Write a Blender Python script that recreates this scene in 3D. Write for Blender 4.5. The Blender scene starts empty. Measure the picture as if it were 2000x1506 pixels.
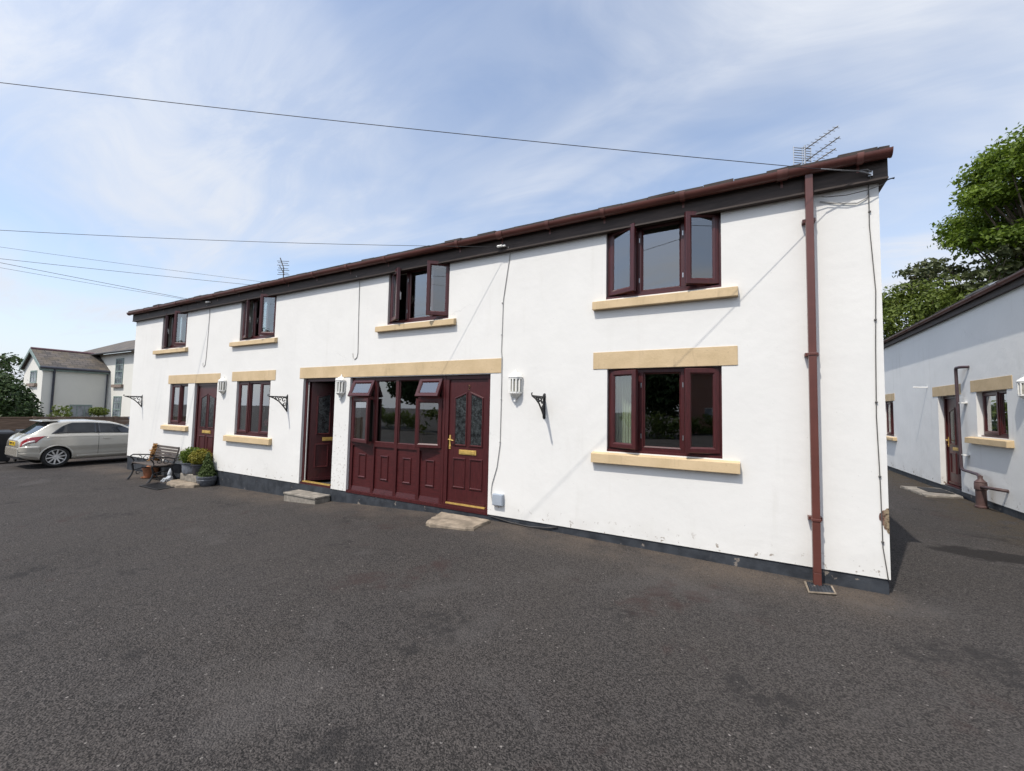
import bpy, bmesh, math, random
import numpy as np
from mathutils import Vector, Matrix
random.seed(7); rng = np.random.default_rng(11)
R = math.radians
scene = bpy.context.scene
col = scene.collection

# ------------------------------------------------------------------ camera, sky, sun, exposure
cam_d = bpy.data.cameras.new("camera"); cam = bpy.data.objects.new("camera", cam_d); col.objects.link(cam)
cam_d.sensor_width = 36.0; cam_d.sensor_fit = 'HORIZONTAL'; cam_d.lens = 812.075/2000*36
cam_d.clip_start = 0.05; cam_d.clip_end = 3000
cr = Vector((0.87756736, 0.47903203, 0.02009593)); cu = Vector((0.00999846, -0.06018975, 0.99813688)); cf = Vector((-0.4793491, 0.87573141, 0.05761014))
cam.matrix_world = Matrix(((cr.x, cu.x, -cf.x, 0), (cr.y, cu.y, -cf.y, -5.5188), (cr.z, cu.z, -cf.z, 1.6), (0, 0, 0, 1)))
scene.camera = cam
SUN_TO = Vector((-.16366, -.51624, .84066)).normalized()
sun_d = bpy.data.lights.new("sun", 'SUN'); sun_d.energy = 3.8; sun_d.angle = R(.53); sun_d.color = (1.0, .945, .865)
sun = bpy.data.objects.new("sun", sun_d); col.objects.link(sun); sun.location = (-10, -30, 40)
sun.rotation_euler = SUN_TO.to_track_quat('Z', 'Y').to_euler()
scene.view_settings.view_transform = 'Standard'; scene.view_settings.look = 'None'
scene.view_settings.exposure = 0.05; scene.view_settings.gamma = 1
scene.cycles.max_bounces = 8; scene.cycles.transparent_max_bounces = 12
scene.cycles.caustics_reflective = False; scene.cycles.caustics_refractive = False

world = bpy.data.worlds.new("World"); scene.world = world; world.use_nodes = True
wn = world.node_tree.nodes; wl = world.node_tree.links; wn.clear()
def WN(t, **k):
    n = wn.new(t)
    for a, b in k.items(): setattr(n, a, b)
    return n
wo = WN('ShaderNodeOutputWorld'); bg = WN('ShaderNodeBackground'); bg.inputs[1].default_value = .10
sky = WN('ShaderNodeTexSky', sky_type='NISHITA', sun_disc=False, sun_elevation=math.asin(SUN_TO.z), sun_rotation=math.atan2(SUN_TO.x, SUN_TO.y))
sky.air_density = 1.0; sky.dust_density = 1.2; sky.ozone_density = .8; sky.altitude = 50
tc = WN('ShaderNodeTexCoord'); sep = WN('ShaderNodeSeparateXYZ'); wl.new(tc.outputs['Generated'], sep.inputs[0])
def wmath(op, a, b=None, clamp=False):
    n = WN('ShaderNodeMath', operation=op); n.use_clamp = clamp
    for i, v in enumerate((a, b)):
        if v is None: continue
        if isinstance(v, (int, float)): n.inputs[i].default_value = v
        else: wl.new(v, n.inputs[i])
    return n.outputs[0]
zc = wmath('ADD', wmath('MAXIMUM', sep.outputs[2], 0.0), .16)
px_ = wmath('DIVIDE', sep.outputs[0], zc); py_ = wmath('DIVIDE', sep.outputs[1], zc)
cmb = WN('ShaderNodeCombineXYZ'); wl.new(px_, cmb.inputs[0]); wl.new(py_, cmb.inputs[1])
def wnoise(scale, detail, rough, dist, rot, sc, loc=(0, 0, 0)):
    m = WN('ShaderNodeMapping'); m.inputs['Rotation'].default_value = (0, 0, rot); m.inputs['Scale'].default_value = sc; m.inputs['Location'].default_value = loc
    wl.new(cmb.outputs[0], m.inputs[0])
    n = WN('ShaderNodeTexNoise'); n.inputs['Scale'].default_value = scale; n.inputs['Detail'].default_value = detail; n.inputs['Roughness'].default_value = rough; n.inputs['Distortion'].default_value = dist
    wl.new(m.outputs[0], n.inputs['Vector']); return n.outputs['Fac']
def wramp(v, lo, hi):
    n = WN('ShaderNodeMapRange', interpolation_type='SMOOTHSTEP'); wl.new(v, n.inputs[0]); n.inputs[1].default_value = lo; n.inputs[2].default_value = hi; return n.outputs[0]
big = wramp(wnoise(.95, 4, .5, .7, .85, (.75, 1.0, 1), (4.4, 2.9, 0)), .36, .66)
fine = wramp(wnoise(2.6, 7, .62, 1.2, 1.15, (.45, 1.25, 1), (7.7, 2.2, 0)), .34, .70)
veil = wramp(wnoise(.5, 2, .5, .3, .2, (1, 1, 1), (1.3, 8.1, 0)), .35, .65)
cloud = wmath('ADD', wmath('MULTIPLY', big, .50), wmath('ADD', wmath('MULTIPLY', wmath('MULTIPLY', fine, wmath('ADD', .35, big)), .34), wmath('MULTIPLY', veil, .16)))
hor = wmath('MULTIPLY', wmath('POWER', wmath('SUBTRACT', 1.0, wmath('MAXIMUM', sep.outputs[2], 0.0), True), 4.0), .97)
cov = wmath('ADD', wmath('MULTIPLY', cloud, .92), .10, True)
cov = wmath('MAXIMUM', wmath('ADD', cov, wmath('MULTIPLY', wramp(sep.outputs[0], -.25, .45), .22), True), hor)
dt = WN('ShaderNodeVectorMath', operation='DOT_PRODUCT'); wl.new(tc.outputs['Generated'], dt.inputs[0]); dt.inputs[1].default_value = SUN_TO
glow = wmath('ADD', 1.0, wmath('MULTIPLY', wmath('POWER', wmath('MAXIMUM', dt.outputs['Value'], 0.0), 4.0), 1.3))
def vscale(v, k):
    n = WN('ShaderNodeVectorMath', operation='SCALE'); wl.new(v, n.inputs[0]) if not isinstance(v, tuple) else setattr(n.inputs[0], 'default_value', v)
    if isinstance(k, (int, float)): n.inputs['Scale'].default_value = k
    else: wl.new(k, n.inputs['Scale'])
    return n.outputs[0]
mixc = WN('ShaderNodeMix', data_type='RGBA'); wl.new(cov, mixc.inputs[0]); wl.new(vscale(sky.outputs[0], 2.25), mixc.inputs[6]); wl.new(vscale((7.6, 8.05, 8.9), glow), mixc.inputs[7])
wl.new(mixc.outputs[2], bg.inputs[0]); wl.new(bg.outputs[0], wo.inputs[0])

# ------------------------------------------------------------------ material helpers
class NT:
    def __init__(s, name):
        s.m = bpy.data.materials.new(name); s.m.use_nodes = True; s.n = s.m.node_tree.nodes; s.l = s.m.node_tree.links; s.n.clear()
        s.out = s.n.new('ShaderNodeOutputMaterial'); s.pos = s.n.new('ShaderNodeNewGeometry').outputs['Position']
    def link(s, a, b):
        if isinstance(a, (int, float)): b.default_value = a
        elif isinstance(a, tuple): b.default_value = a if len(a) != 3 or len(b.default_value) == 3 else (*a, 1)
        else: s.l.new(a, b)
    def map(s, scale=(1, 1, 1), loc=(0, 0, 0), src=None):
        m = s.n.new('ShaderNodeMapping'); s.l.new(src or s.pos, m.inputs[0]); m.inputs['Scale'].default_value = scale; m.inputs['Location'].default_value = loc; return m.outputs[0]
    def noise(s, scale, detail=4, rough=.55, vec=None, dist=0, color=False):
        n = s.n.new('ShaderNodeTexNoise'); s.l.new(vec or s.pos, n.inputs['Vector']); n.inputs['Scale'].default_value = scale; n.inputs['Detail'].default_value = detail; n.inputs['Roughness'].default_value = rough; n.inputs['Distortion'].default_value = dist
        return n.outputs['Color' if color else 'Fac']
    def voro(s, scale, feature='F1', vec=None, out='Distance'):
        n = s.n.new('ShaderNodeTexVoronoi'); n.feature = feature; s.l.new(vec or s.pos, n.inputs['Vector']); n.inputs['Scale'].default_value = scale; return n.outputs[out]
    def math(s, op, a, b=0.0, clamp=False):
        n = s.n.new('ShaderNodeMath'); n.operation = op; n.use_clamp = clamp; s.link(a, n.inputs[0]); s.link(b, n.inputs[1]); return n.outputs[0]
    def ramp(s, v, lo, hi, a=0.0, b=1.0):
        n = s.n.new('ShaderNodeMapRange'); n.interpolation_type = 'SMOOTHSTEP'; s.link(v, n.inputs[0])
        for i, x in enumerate((lo, hi, a, b)): n.inputs[i+1].default_value = x
        return n.outputs[0]
    def mix(s, f, a, b):
        n = s.n.new('ShaderNodeMix'); n.data_type = 'RGBA'; s.link(f, n.inputs[0]); s.link(a, n.inputs[6]); s.link(b, n.inputs[7]); return n.outputs[2]
    def xyz(s): 
        n = s.n.new('ShaderNodeSeparateXYZ'); s.l.new(s.pos, n.inputs[0]); return n.outputs
    def bump(s, h, strength=.3, dist=.01, prev=None):
        n = s.n.new('ShaderNodeBump'); s.link(h, n.inputs['Height']); n.inputs['Strength'].default_value = strength; n.inputs['Distance'].default_value = dist
        if prev is not None: s.l.new(prev, n.inputs['Normal'])
        return n.outputs[0]
    def bsdf(s, color, rough=.6, metal=0.0, spec=.5, normal=None, coat=0.0):
        b = s.n.new('ShaderNodeBsdfPrincipled'); s.link(color, b.inputs['Base Color']); s.link(rough, b.inputs['Roughness']); s.link(metal, b.inputs['Metallic']); b.inputs['Specular IOR Level'].default_value = spec
        if normal is not None: s.l.new(normal, b.inputs['Normal'])
        if coat: b.inputs['Coat Weight'].default_value = coat; b.inputs['Coat Roughness'].default_value = .05
        return b.outputs[0]
    def done(s, sh): s.l.new(sh, s.out.inputs[0]); return s.m

def simple(name, c, var=.25, scale=8, rough=.6, metal=0.0, bump=.15, bscale=60, bdist=.003, spec=.5, stretch=(1, 1, 1), coat=0.0):
    t = NT(name); v = t.map(stretch)
    f = t.ramp(t.noise(scale, 5, .6, v), .3, .7)
    lo = tuple(x*(1-var) for x in c); hi = tuple(min(1, x*(1+var)) for x in c)
    n = t.bump(t.noise(bscale, 3, .6, v), bump, bdist) if bump else None
    return t.done(t.bsdf(t.mix(f, lo, hi), rough, metal, spec, n, coat))

def m_render(name, base, dirt=1.0):
    t = NT(name); x, y, z = t.xyz()
    f = t.ramp(t.noise(.9, 6, .6), .3, .7); c = t.mix(f, tuple(b*.955 for b in base), base)
    st = t.ramp(t.noise(2.2, 5, .65, t.map((2.2, 2.2, .22))), .55, .8)
    c = t.mix(t.math('MULTIPLY', st, .16*dirt), c, (.52, .50, .44))
    sm = t.ramp(t.noise(7, 6, .7), .62, .8); c = t.mix(t.math('MULTIPLY', sm, .10*dirt), c, (.5, .47, .42))
    # hairline cracks
    w = t.n.new('ShaderNodeVectorMath'); w.operation = 'ADD'; t.l.new(t.pos, w.inputs[0]); 
    sc = t.n.new('ShaderNodeVectorMath'); sc.operation = 'SCALE'; t.l.new(t.noise(3, 5, .6, None, 0, True), sc.inputs[0]); sc.inputs['Scale'].default_value = .55; t.l.new(sc.outputs[0], w.inputs[1])
    e = t.voro(.42, 'DISTANCE_TO_EDGE', w.outputs[0]); cr_ = t.math('MULTIPLY', t.ramp(e, .0, .0045, 1, 0), t.ramp(t.noise(.8, 2), .55, .65))
    c = t.mix(t.math('MULTIPLY', cr_, .16*dirt), c, (.3, .29, .27))
    # chipped and splashed band at the foot
    low = t.ramp(z, .02, .22, 1, 0); ch = t.ramp(t.noise(11, 5, .65), .60, .66)
    c = t.mix(t.math('MULTIPLY', t.math('MULTIPLY', low, ch), .75*dirt), c, (.25, .20, .15))
    spl = t.math('MULTIPLY', t.ramp(z, .0, .35, 1, 0), t.ramp(t.noise(2.5, 4), .35, .75)); c = t.mix(t.math('MULTIPLY', spl, .18*dirt), c, (.45, .42, .36))
    # flaking paint on the narrow pier between the doorway and the screen
    pr = t.math('MULTIPLY', t.math('MULTIPLY', t.ramp(x, -7.02, -6.98), t.ramp(x, -6.62, -6.56, 1, 0)), t.ramp(z, 1.0, 1.6, 1, 0))
    fl_ = t.math('MULTIPLY', pr, t.ramp(t.noise(16, 5, .7), .56, .62)); c = t.mix(t.math('MULTIPLY', fl_, .5*min(1, dirt)), c, (.34, .30, .25))
    pit = t.ramp(t.noise(38, 2, .5), .73, .76); c = t.mix(t.math('MULTIPLY', pit, .35*min(1, dirt)), c, (.3, .28, .25))
    h = t.math('ADD', t.math('MULTIPLY', t.noise(1.6, 3, .5), 1.6+.45*(dirt-1)), t.math('ADD', t.math('MULTIPLY', t.noise(14, 4, .6), .22), t.math('MULTIPLY', t.noise(160, 3, .6), .03)))
    n = t.bump(h, .6, .012)
    return t.done(t.bsdf(c, .82, 0.0, .3, n))

def m_tarmac():
    t = NT('tarmac'); x, y, z = t.xyz()
    p1 = t.ramp(t.noise(.35, 4, .6), .3, .7); p2 = t.ramp(t.noise(1.7, 5, .65), .3, .72)
    c = t.mix(p1, (.040, .0365, .0362), (.062, .0565, .0555)); c = t.mix(t.math('MULTIPLY', p2, .5), c, (.066, .057, .051))
    st = t.voro(125, 'F1', None, 'Color'); sv = t.n.new('ShaderNodeSeparateColor'); t.l.new(st, sv.inputs[0])
    sp = t.ramp(sv.outputs[0], .0, 1.0); c = t.mix(t.math('MULTIPLY', sp, .75), t.mix(.72, c, (.006, .0055, .005)), t.mix(.34, c, (.19, .168, .152)))
    s2 = t.voro(42, 'F1', None, 'Color'); sv2 = t.n.new('ShaderNodeSeparateColor'); t.l.new(s2, sv2.inputs[0])
    pale = t.ramp(sv2.outputs[1], .975, .99); c = t.mix(t.math('MULTIPLY', pale, t.ramp(t.voro(42), .22, .34, .75, 0)), c, (.26, .24, .22))
    rd = t.math('MULTIPLY', t.ramp(t.noise(.55, 5, .7, t.map((1, 1, 1), (3.3, 1.1, 0)), .8), .56, .66), t.ramp(t.noise(5, 4, .7), .35, .65)); c = t.mix(t.math('MULTIPLY', rd, .75), c, (.043, .027, .0245))
    gp = t.ramp(t.noise(.8, 5, .68, t.map((1, 1, 1), (9.3, 4.1, 0)), .5), .55, .70); c = t.mix(t.math('MULTIPLY', gp, .33), c, (.092, .085, .081))
    bl = t.math('MULTIPLY', t.ramp(t.noise(1.1, 4, .6, t.map((1, 1, 1), (5, 7, 0))), .57, .67), t.ramp(t.noise(9, 4, .6), .4, .6)); c = t.mix(t.math('MULTIPLY', bl, .7), c, (.020, .0185, .0185))
    # loose gravel and leaf dust swept against the wall
    edge = t.math('MULTIPLY', t.ramp(y, -1.1, -.02, 0, 1), t.math('MULTIPLY', t.ramp(x, 1.0, 1.7, 1, 0), t.ramp(y, .0, .3, 1, 0))); edge = t.math('MULTIPLY', edge, t.ramp(t.noise(1.3, 4, .6), .28, .65))
    c = t.mix(t.math('MULTIPLY', t.math('MULTIPLY', edge, t.ramp(t.noise(70, 3, .7), .3, .6)), .8), c, (.135, .105, .08))
    # mossy strip under the right hand wall and a damp stain
    moss = t.math('MULTIPLY', t.ramp(x, 2.9, 4.1, 0, 1), t.ramp(y, .5, 2.5)); moss = t.math('MULTIPLY', moss, t.ramp(t.noise(4, 5, .7), .30, .55))
    c = t.mix(t.math('MULTIPLY', t.math('MULTIPLY', moss, t.ramp(t.noise(35, 4, .7), .35, .6)), .8), c, (.060, .042, .018))
    damp = t.ramp(t.noise(.42, 4, .55), .60, .72); c = t.mix(t.math('MULTIPLY', damp, .35), c, (.03, .026, .024))
    wx = t.math('ADD', x, t.math('MULTIPLY', t.noise(3, 4), .6)); wy = t.math('ADD', y, t.math('MULTIPLY', t.noise(2.6, 4, .6, t.map((1, 1, 1), (4, 4, 0))), .7))
    rr_ = t.math('ADD', t.math('POWER', t.math('MULTIPLY', t.math('SUBTRACT', wx, 3.35), 1.15), 2.0), t.math('POWER', t.math('MULTIPLY', t.math('SUBTRACT', wy, 2.62), 3.2), 2.0)); pud = t.ramp(rr_, .55, 1.1, 1, 0)
    c = t.mix(t.math('MULTIPLY', pud, .8), c, (.012, .010, .009))
    h = t.math('ADD', t.math('MULTIPLY', t.voro(95), -.6), t.math('ADD', t.math('MULTIPLY', t.noise(30, 4, .6), .8), t.math('MULTIPLY', t.noise(2.2, 3), 2.5)))
    n = t.bump(h, 1.0, .016)
    return t.done(t.bsdf(c, .93, 0.0, .25, n))

def m_wood(name, c, rough=.34):
    t = NT(name)
    g = t.noise(9, 6, .65, t.map((9, 9, .7)), .6); f = t.ramp(g, .32, .68)
    cc = t.mix(f, tuple(v*.72 for v in c), tuple(v*1.22 for v in c))
    n = t.bump(t.noise(60, 3, .6, t.map((4, 4, .3))), .12, .002)
    return t.done(t.bsdf(cc, rough, 0.0, .5, n))
def m_woodh(name, c, rough=.38):
    t = NT(name)
    g = t.noise(9, 6, .65, t.map((.7, 9, 9)), .6); f = t.ramp(g, .32, .68)
    cc = t.mix(f, tuple(v*.7 for v in c), tuple(v*1.22 for v in c))
    n = t.bump(t.noise(40, 3, .6, t.map((.2, 4, 4))), .25, .003)
    return t.done(t.bsdf(cc, rough, 0.0, .5, n))

def m_glass(name, gain=4.6, tint=(.80, .86, .84)):
    t = NT(name)
    fr = t.n.new('ShaderNodeFresnel'); fr.inputs[0].default_value = 1.52
    geo = t.n.new('ShaderNodeNewGeometry'); f = t.math('MULTIPLY', t.math('MINIMUM', t.math('MULTIPLY', fr.outputs[0], gain, True), .5), t.math('SUBTRACT', 1.0, geo.outputs['Backfacing']))
    tr = t.n.new('ShaderNodeBsdfTransparent'); tr.inputs[0].default_value = (*tint, 1)
    gl = t.n.new('ShaderNodeBsdfGlossy'); gl.inputs['Roughness'].default_value = .012; gl.inputs[0].default_value = (.93, .95, .96, 1)
    t.l.new(t.bump(t.noise(2.2, 2), .02, .02), gl.inputs['Normal'])
    mx = t.n.new('ShaderNodeMixShader'); t.l.new(f, mx.inputs[0]); t.l.new(tr.outputs[0], mx.inputs[1]); t.l.new(gl.outputs[0], mx.inputs[2])
    return t.done(mx.outputs[0])

def m_leaf(name, a, b, trans=.35, scale=3.0):
    t = NT(name); f = t.ramp(t.noise(scale, 3, .7), .3, .7); g = t.ramp(t.noise(scale*9, 2, .5), .3, .7)
    c = t.mix(f, a, b); c = t.mix(t.math('MULTIPLY', g, .35), c, tuple(v*1.5 for v in b))
    d = t.bsdf(c, .55, 0.0, .35); tr = t.n.new('ShaderNodeBsdfTranslucent'); t.l.new(c, tr.inputs[0])
    mx = t.n.new('ShaderNodeMixShader'); mx.inputs[0].default_value = trans; t.l.new(d, mx.inputs[1]); t.l.new(tr.outputs[0], mx.inputs[2])
    return t.done(mx.outputs[0])

def m_broken():
    t = NT('broken_brickwork'); x, y, z = t.xyz(); f = t.ramp(t.math('ADD', x, t.math('MULTIPLY', t.noise(30, 4, .7), .09)), 1.29, 1.325)
    c = t.mix(f, (.20, .10, .085), (.33, .26, .17)); c = t.mix(t.ramp(t.noise(45, 4, .7), .5, .62), c, (.10, .065, .045)); c = t.mix(t.ramp(t.noise(22, 3), .62, .7), c, (.42, .38, .32))
    return t.done(t.bsdf(c, .95, 0, .2, t.bump(t.noise(40, 5, .7), 1.0, .025)))
def m_stone():
    t = NT('painted_sandstone'); c = t.mix(t.ramp(t.noise(3, 5, .6), .3, .7), (.53, .40, .235), (.61, .465, .285))
    st = t.math('MULTIPLY', t.ramp(t.noise(3.2, 5, .7, t.map((2.4, 2.4, .35))), .56, .74), .45); c = t.mix(st, c, (.33, .25, .16))
    c = t.mix(t.math('MULTIPLY', t.ramp(t.noise(26, 4, .7), .60, .70), .3), c, (.28, .21, .13))
    return t.done(t.bsdf(c, .82, 0, .3, t.bump(t.math('ADD', t.noise(45, 4, .6), t.math('MULTIPLY', t.noise(5, 3), 2.0)), .45, .005)))
def m_slate(name, c1, c2, axis='x'):
    t = NT(name); br = t.n.new('ShaderNodeTexBrick'); br.inputs['Scale'].default_value = 1; br.inputs['Brick Width'].default_value = .34; br.inputs['Row Height'].default_value = .2; br.inputs['Mortar Size'].default_value = .012; br.inputs['Bias'].default_value = 0
    x, y, z = t.xyz(); cm = t.n.new('ShaderNodeCombineXYZ'); t.l.new({'x': x, 'y': y}[axis], cm.inputs[0]); t.l.new(t.math('MULTIPLY', z, 1.55), cm.inputs[1]); t.l.new(cm.outputs[0], br.inputs['Vector'])
    br.inputs['Color1'].default_value = (*c1, 1); br.inputs['Color2'].default_value = (*c2, 1); br.inputs['Mortar'].default_value = (.03, .028, .026, 1)
    c = t.mix(t.math('MULTIPLY', t.ramp(t.noise(1.4, 5, .7), .42, .7), .55), br.outputs['Color'], (.16, .125, .075))
    return t.done(t.bsdf(c, .75, 0, .4, t.bump(t.math('ADD', br.outputs['Fac'], t.noise(20, 3)), .5, .01)))

def m_brick(name):
    t = NT(name); br = t.n.new('ShaderNodeTexBrick'); br.inputs['Scale'].default_value = 1; br.inputs['Brick Width'].default_value = .225; br.inputs['Row Height'].default_value = .075; br.inputs['Mortar Size'].default_value = .01
    x, y, z = t.xyz(); cm = t.n.new('ShaderNodeCombineXYZ'); t.l.new(t.math('ADD', x, y), cm.inputs[0]); t.l.new(z, cm.inputs[1]); t.l.new(cm.outputs[0], br.inputs['Vector'])
    br.inputs['Color1'].default_value = (.27, .09, .05, 1); br.inputs['Color2'].default_value = (.20, .065, .04, 1); br.inputs['Mortar'].default_value = (.3, .27, .23, 1)
    return t.done(t.bsdf(br.outputs['Color'], .85, 0, .3, t.bump(br.outputs['Fac'], .4, -.006)))

M = {}
M['render'] = m_render('white_render', (.765, .753, .718), 1.15)
M['render2'] = m_render('white_render_passage', (.80, .795, .765), 1.9)
M['render3'] = m_render('cream_render_neighbour', (.70, .685, .625), .6)
M['tarmac'] = m_tarmac()
M['rose'] = m_wood('rosewood_foil', (.060, .0120, .0128))
M['roseh'] = m_woodh('rosewood_panel', (.064, .0118, .0125))
M['stone'] = m_stone()
M['gutter'] = simple('brown_plastic', (.115, .040, .031), .14, 3, .33, 0, .06, 40)
M['clip'] = simple('faded_brown_plastic', (.155, .062, .050), .2, 9, .4, 0, .06)
M['fascia'] = simple('stained_fascia', (.045, .032, .026), .30, 6, .62, 0, .25, 50, .003, .35, (.5, 4, 4))
t_ = NT('bitumen_paint'); c_ = t_.mix(t_.ramp(t_.noise(5, 5, .6), .3, .7), (.017, .020, .025), (.043, .049, .058)); c_ = t_.mix(t_.math('MULTIPLY', t_.ramp(t_.noise(7, 5, .65), .645, .68), .7), c_, (.27, .23, .19))
c_ = t_.mix(t_.math('MULTIPLY', t_.ramp(t_.noise(2.5, 5, .7, t_.map((3, 3, .4))), .55, .75), .3), c_, (.10, .10, .10))
M['plinth'] = t_.done(t_.bsdf(c_, .6, 0, .45, t_.bump(t_.noise(30, 3, .6), .5, .006)))
M['glass'] = m_glass('window_glass')
M['obsc'] = None
M['tile'] = simple('concrete_tile', (.045, .034, .030), .35, 5, .85, 0, .5, 40, .006)
M['white'] = simple('white_plastic', (.78, .77, .73), .05, 6, .4, 0, .05)
M['iron'] = simple('black_iron', (.016, .016, .017), .3, 30, .5, .0, .3, 90)
M['brass'] = simple('polished_brass', (.74, .50, .15), .12, 20, .34, .55, .1, 50)
M['steel'] = simple('grey_steel', (.42, .43, .44), .15, 20, .35, .9, .1)
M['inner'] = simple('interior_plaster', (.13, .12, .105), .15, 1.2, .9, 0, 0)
M['flag'] = simple('flagstone', (.25, .205, .155), .32, 6, .9, 0, .8, 28, .01, .3)
M['concrete'] = simple('grey_concrete', (.235, .212, .18), .3, 7, .9, 0, .6, 40, .006, .3)
M['cable'] = simple('dark_cable', (.035, .033, .033), .1, 5, .6, 0, 0)
M['cabled'] = simple('weathered_cable', (.10, .095, .09), .2, 5, .6, 0, 0)
M['cablew'] = simple('grey_cable', (.36, .355, .34), .15, 5, .6, 0, 0)
M['boxgrey'] = simple('grey_meter_plastic', (.33, .37, .42), .06, 5, .5, 0, .05)
M['blind'] = simple('cream_blind', (.74, .70, .56), .06, 3, .8, 0, .05)
M['curtain'] = simple('pale_curtain', (.72, .71, .66), .08, 3, .9, 0, .1)
M['bark'] = simple('bark', (.11, .085, .06), .35, 6, .9, 0, .9, 30, .02)
M['zinc'] = simple('weathered_zinc', (.13, .14, .16), .3, 14, .55, .35, .3, 40)
M['darkpot'] = simple('slate_pot', (.04, .04, .048), .3, 14, .6, 0, .3, 40)
M['terra'] = simple('terracotta', (.36, .15, .075), .22, 10, .85, 0, .3, 40)
M['slat'] = simple('weathered_slat', (.075, .060, .052), .3, 9, .7, 0, .4, 50, .003, .4, (1, 12, 12))
M['brickred'] = m_brick('red_brick')
M['slate'] = m_slate('old_slate', (.120, .102, .090), (.066, .058, .053), 'x')
M['slatey'] = m_slate('old_slate_wing', (.120, .102, .090), (.066, .058, .053), 'y')
M['green'] = simple('green_grey_paint', (.19, .25, .23), .15, 8, .5, 0, .1)
M['fence'] = simple('weathered_fence', (.20, .135, .095), .28, 6, .85, 0, .4, 40, .004, .3, (6, .6, 6))
M['paint'] = simple('beige_car_paint', (.50, .475, .415), .02, 3, .22, .25, 0, coat=.9)
M['bluepaint'] = simple('blue_car_paint', (.05, .12, .30), .02, 3, .25, .2, 0, coat=.9)
M['rubber'] = simple('rubber', (.014, .014, .014), .2, 20, .75, 0, .2)
M['blackgloss'] = simple('black_plastic', (.02, .021, .024), .2, 8, .38, 0, .05)
M['alloy'] = simple('alloy_rim', (.66, .66, .65), .06, 20, .35, .35, 0)
M['redlens'] = simple('red_lens', (.30, .008, .014), .1, 9, .12, 0, 0, coat=1)
M['whitelens'] = simple('clear_lens', (.75, .72, .70), .05, 9, .15, 0, 0, coat=1)
M['plate'] = simple('yellow_plate', (.78, .52, .03), .04, 9, .4, 0, 0)
t_ = NT('leaded_glass'); v_ = t_.voro(26, 'DISTANCE_TO_EDGE'); c_ = t_.mix(t_.ramp(v_, .03, .07), (.012, .012, .013), t_.mix(t_.ramp(t_.noise(14, 3), .35, .65), (.008, .010, .011), (.05, .058, .06)))
M['lead'] = t_.done(t_.bsdf(c_, .12, 0, .6, t_.bump(t_.ramp(v_, .0, .12), .12, .003)))
t_ = NT('lantern_glass'); M['lampglass'] = t_.done(t_.bsdf(t_.mix(t_.ramp(t_.noise(9, 3), .3, .7), (.26, .25, .20), (.42, .41, .35)), .25, 0, .5))
t_ = NT('car_glass'); M['carglass'] = t_.done(t_.bsdf(t_.mix(t_.ramp(t_.noise(1.8, 3), .35, .65), (.012, .014, .017), (.030, .034, .040)), .04, 0, .7))
M['leafS'] = m_leaf('sycamore_leaves', (.050, .095, .009), (.160, .225, .022), .42, 1.2)
M['leafB'] = m_leaf('bush_leaves', (.060, .092, .012), (.125, .160, .025), .32, 1.6)
M['leafG'] = m_leaf('grey_twig_leaves', (.050, .068, .026), (.095, .108, .045), .2, 2.0)
M['leafH'] = m_leaf('dark_yew_leaves', (.018, .036, .010), (.05, .085, .02), .15, 2.5)
M['leafX'] = m_leaf('box_leaves', (.055, .10, .012), (.12, .17, .02), .3, 12)
M['leafY'] = m_leaf('yellow_box_leaves', (.13, .15, .015), (.24, .20, .03), .3, 12)
M['leafC'] = m_leaf('cone_leaves', (.045, .075, .022), (.09, .125, .035), .3, 12)
M['leafO'] = m_leaf('orange_leaves', (.27, .14, .045), (.38, .22, .09), .3, 9)
M['flower'] = simple('pink_petals', (.42, .13, .17), .4, 30, .7, 0, 0)
M['gnome'] = simple('weathered_stone', (.42, .44, .46), .4, 18, .85, 0, .4)

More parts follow.
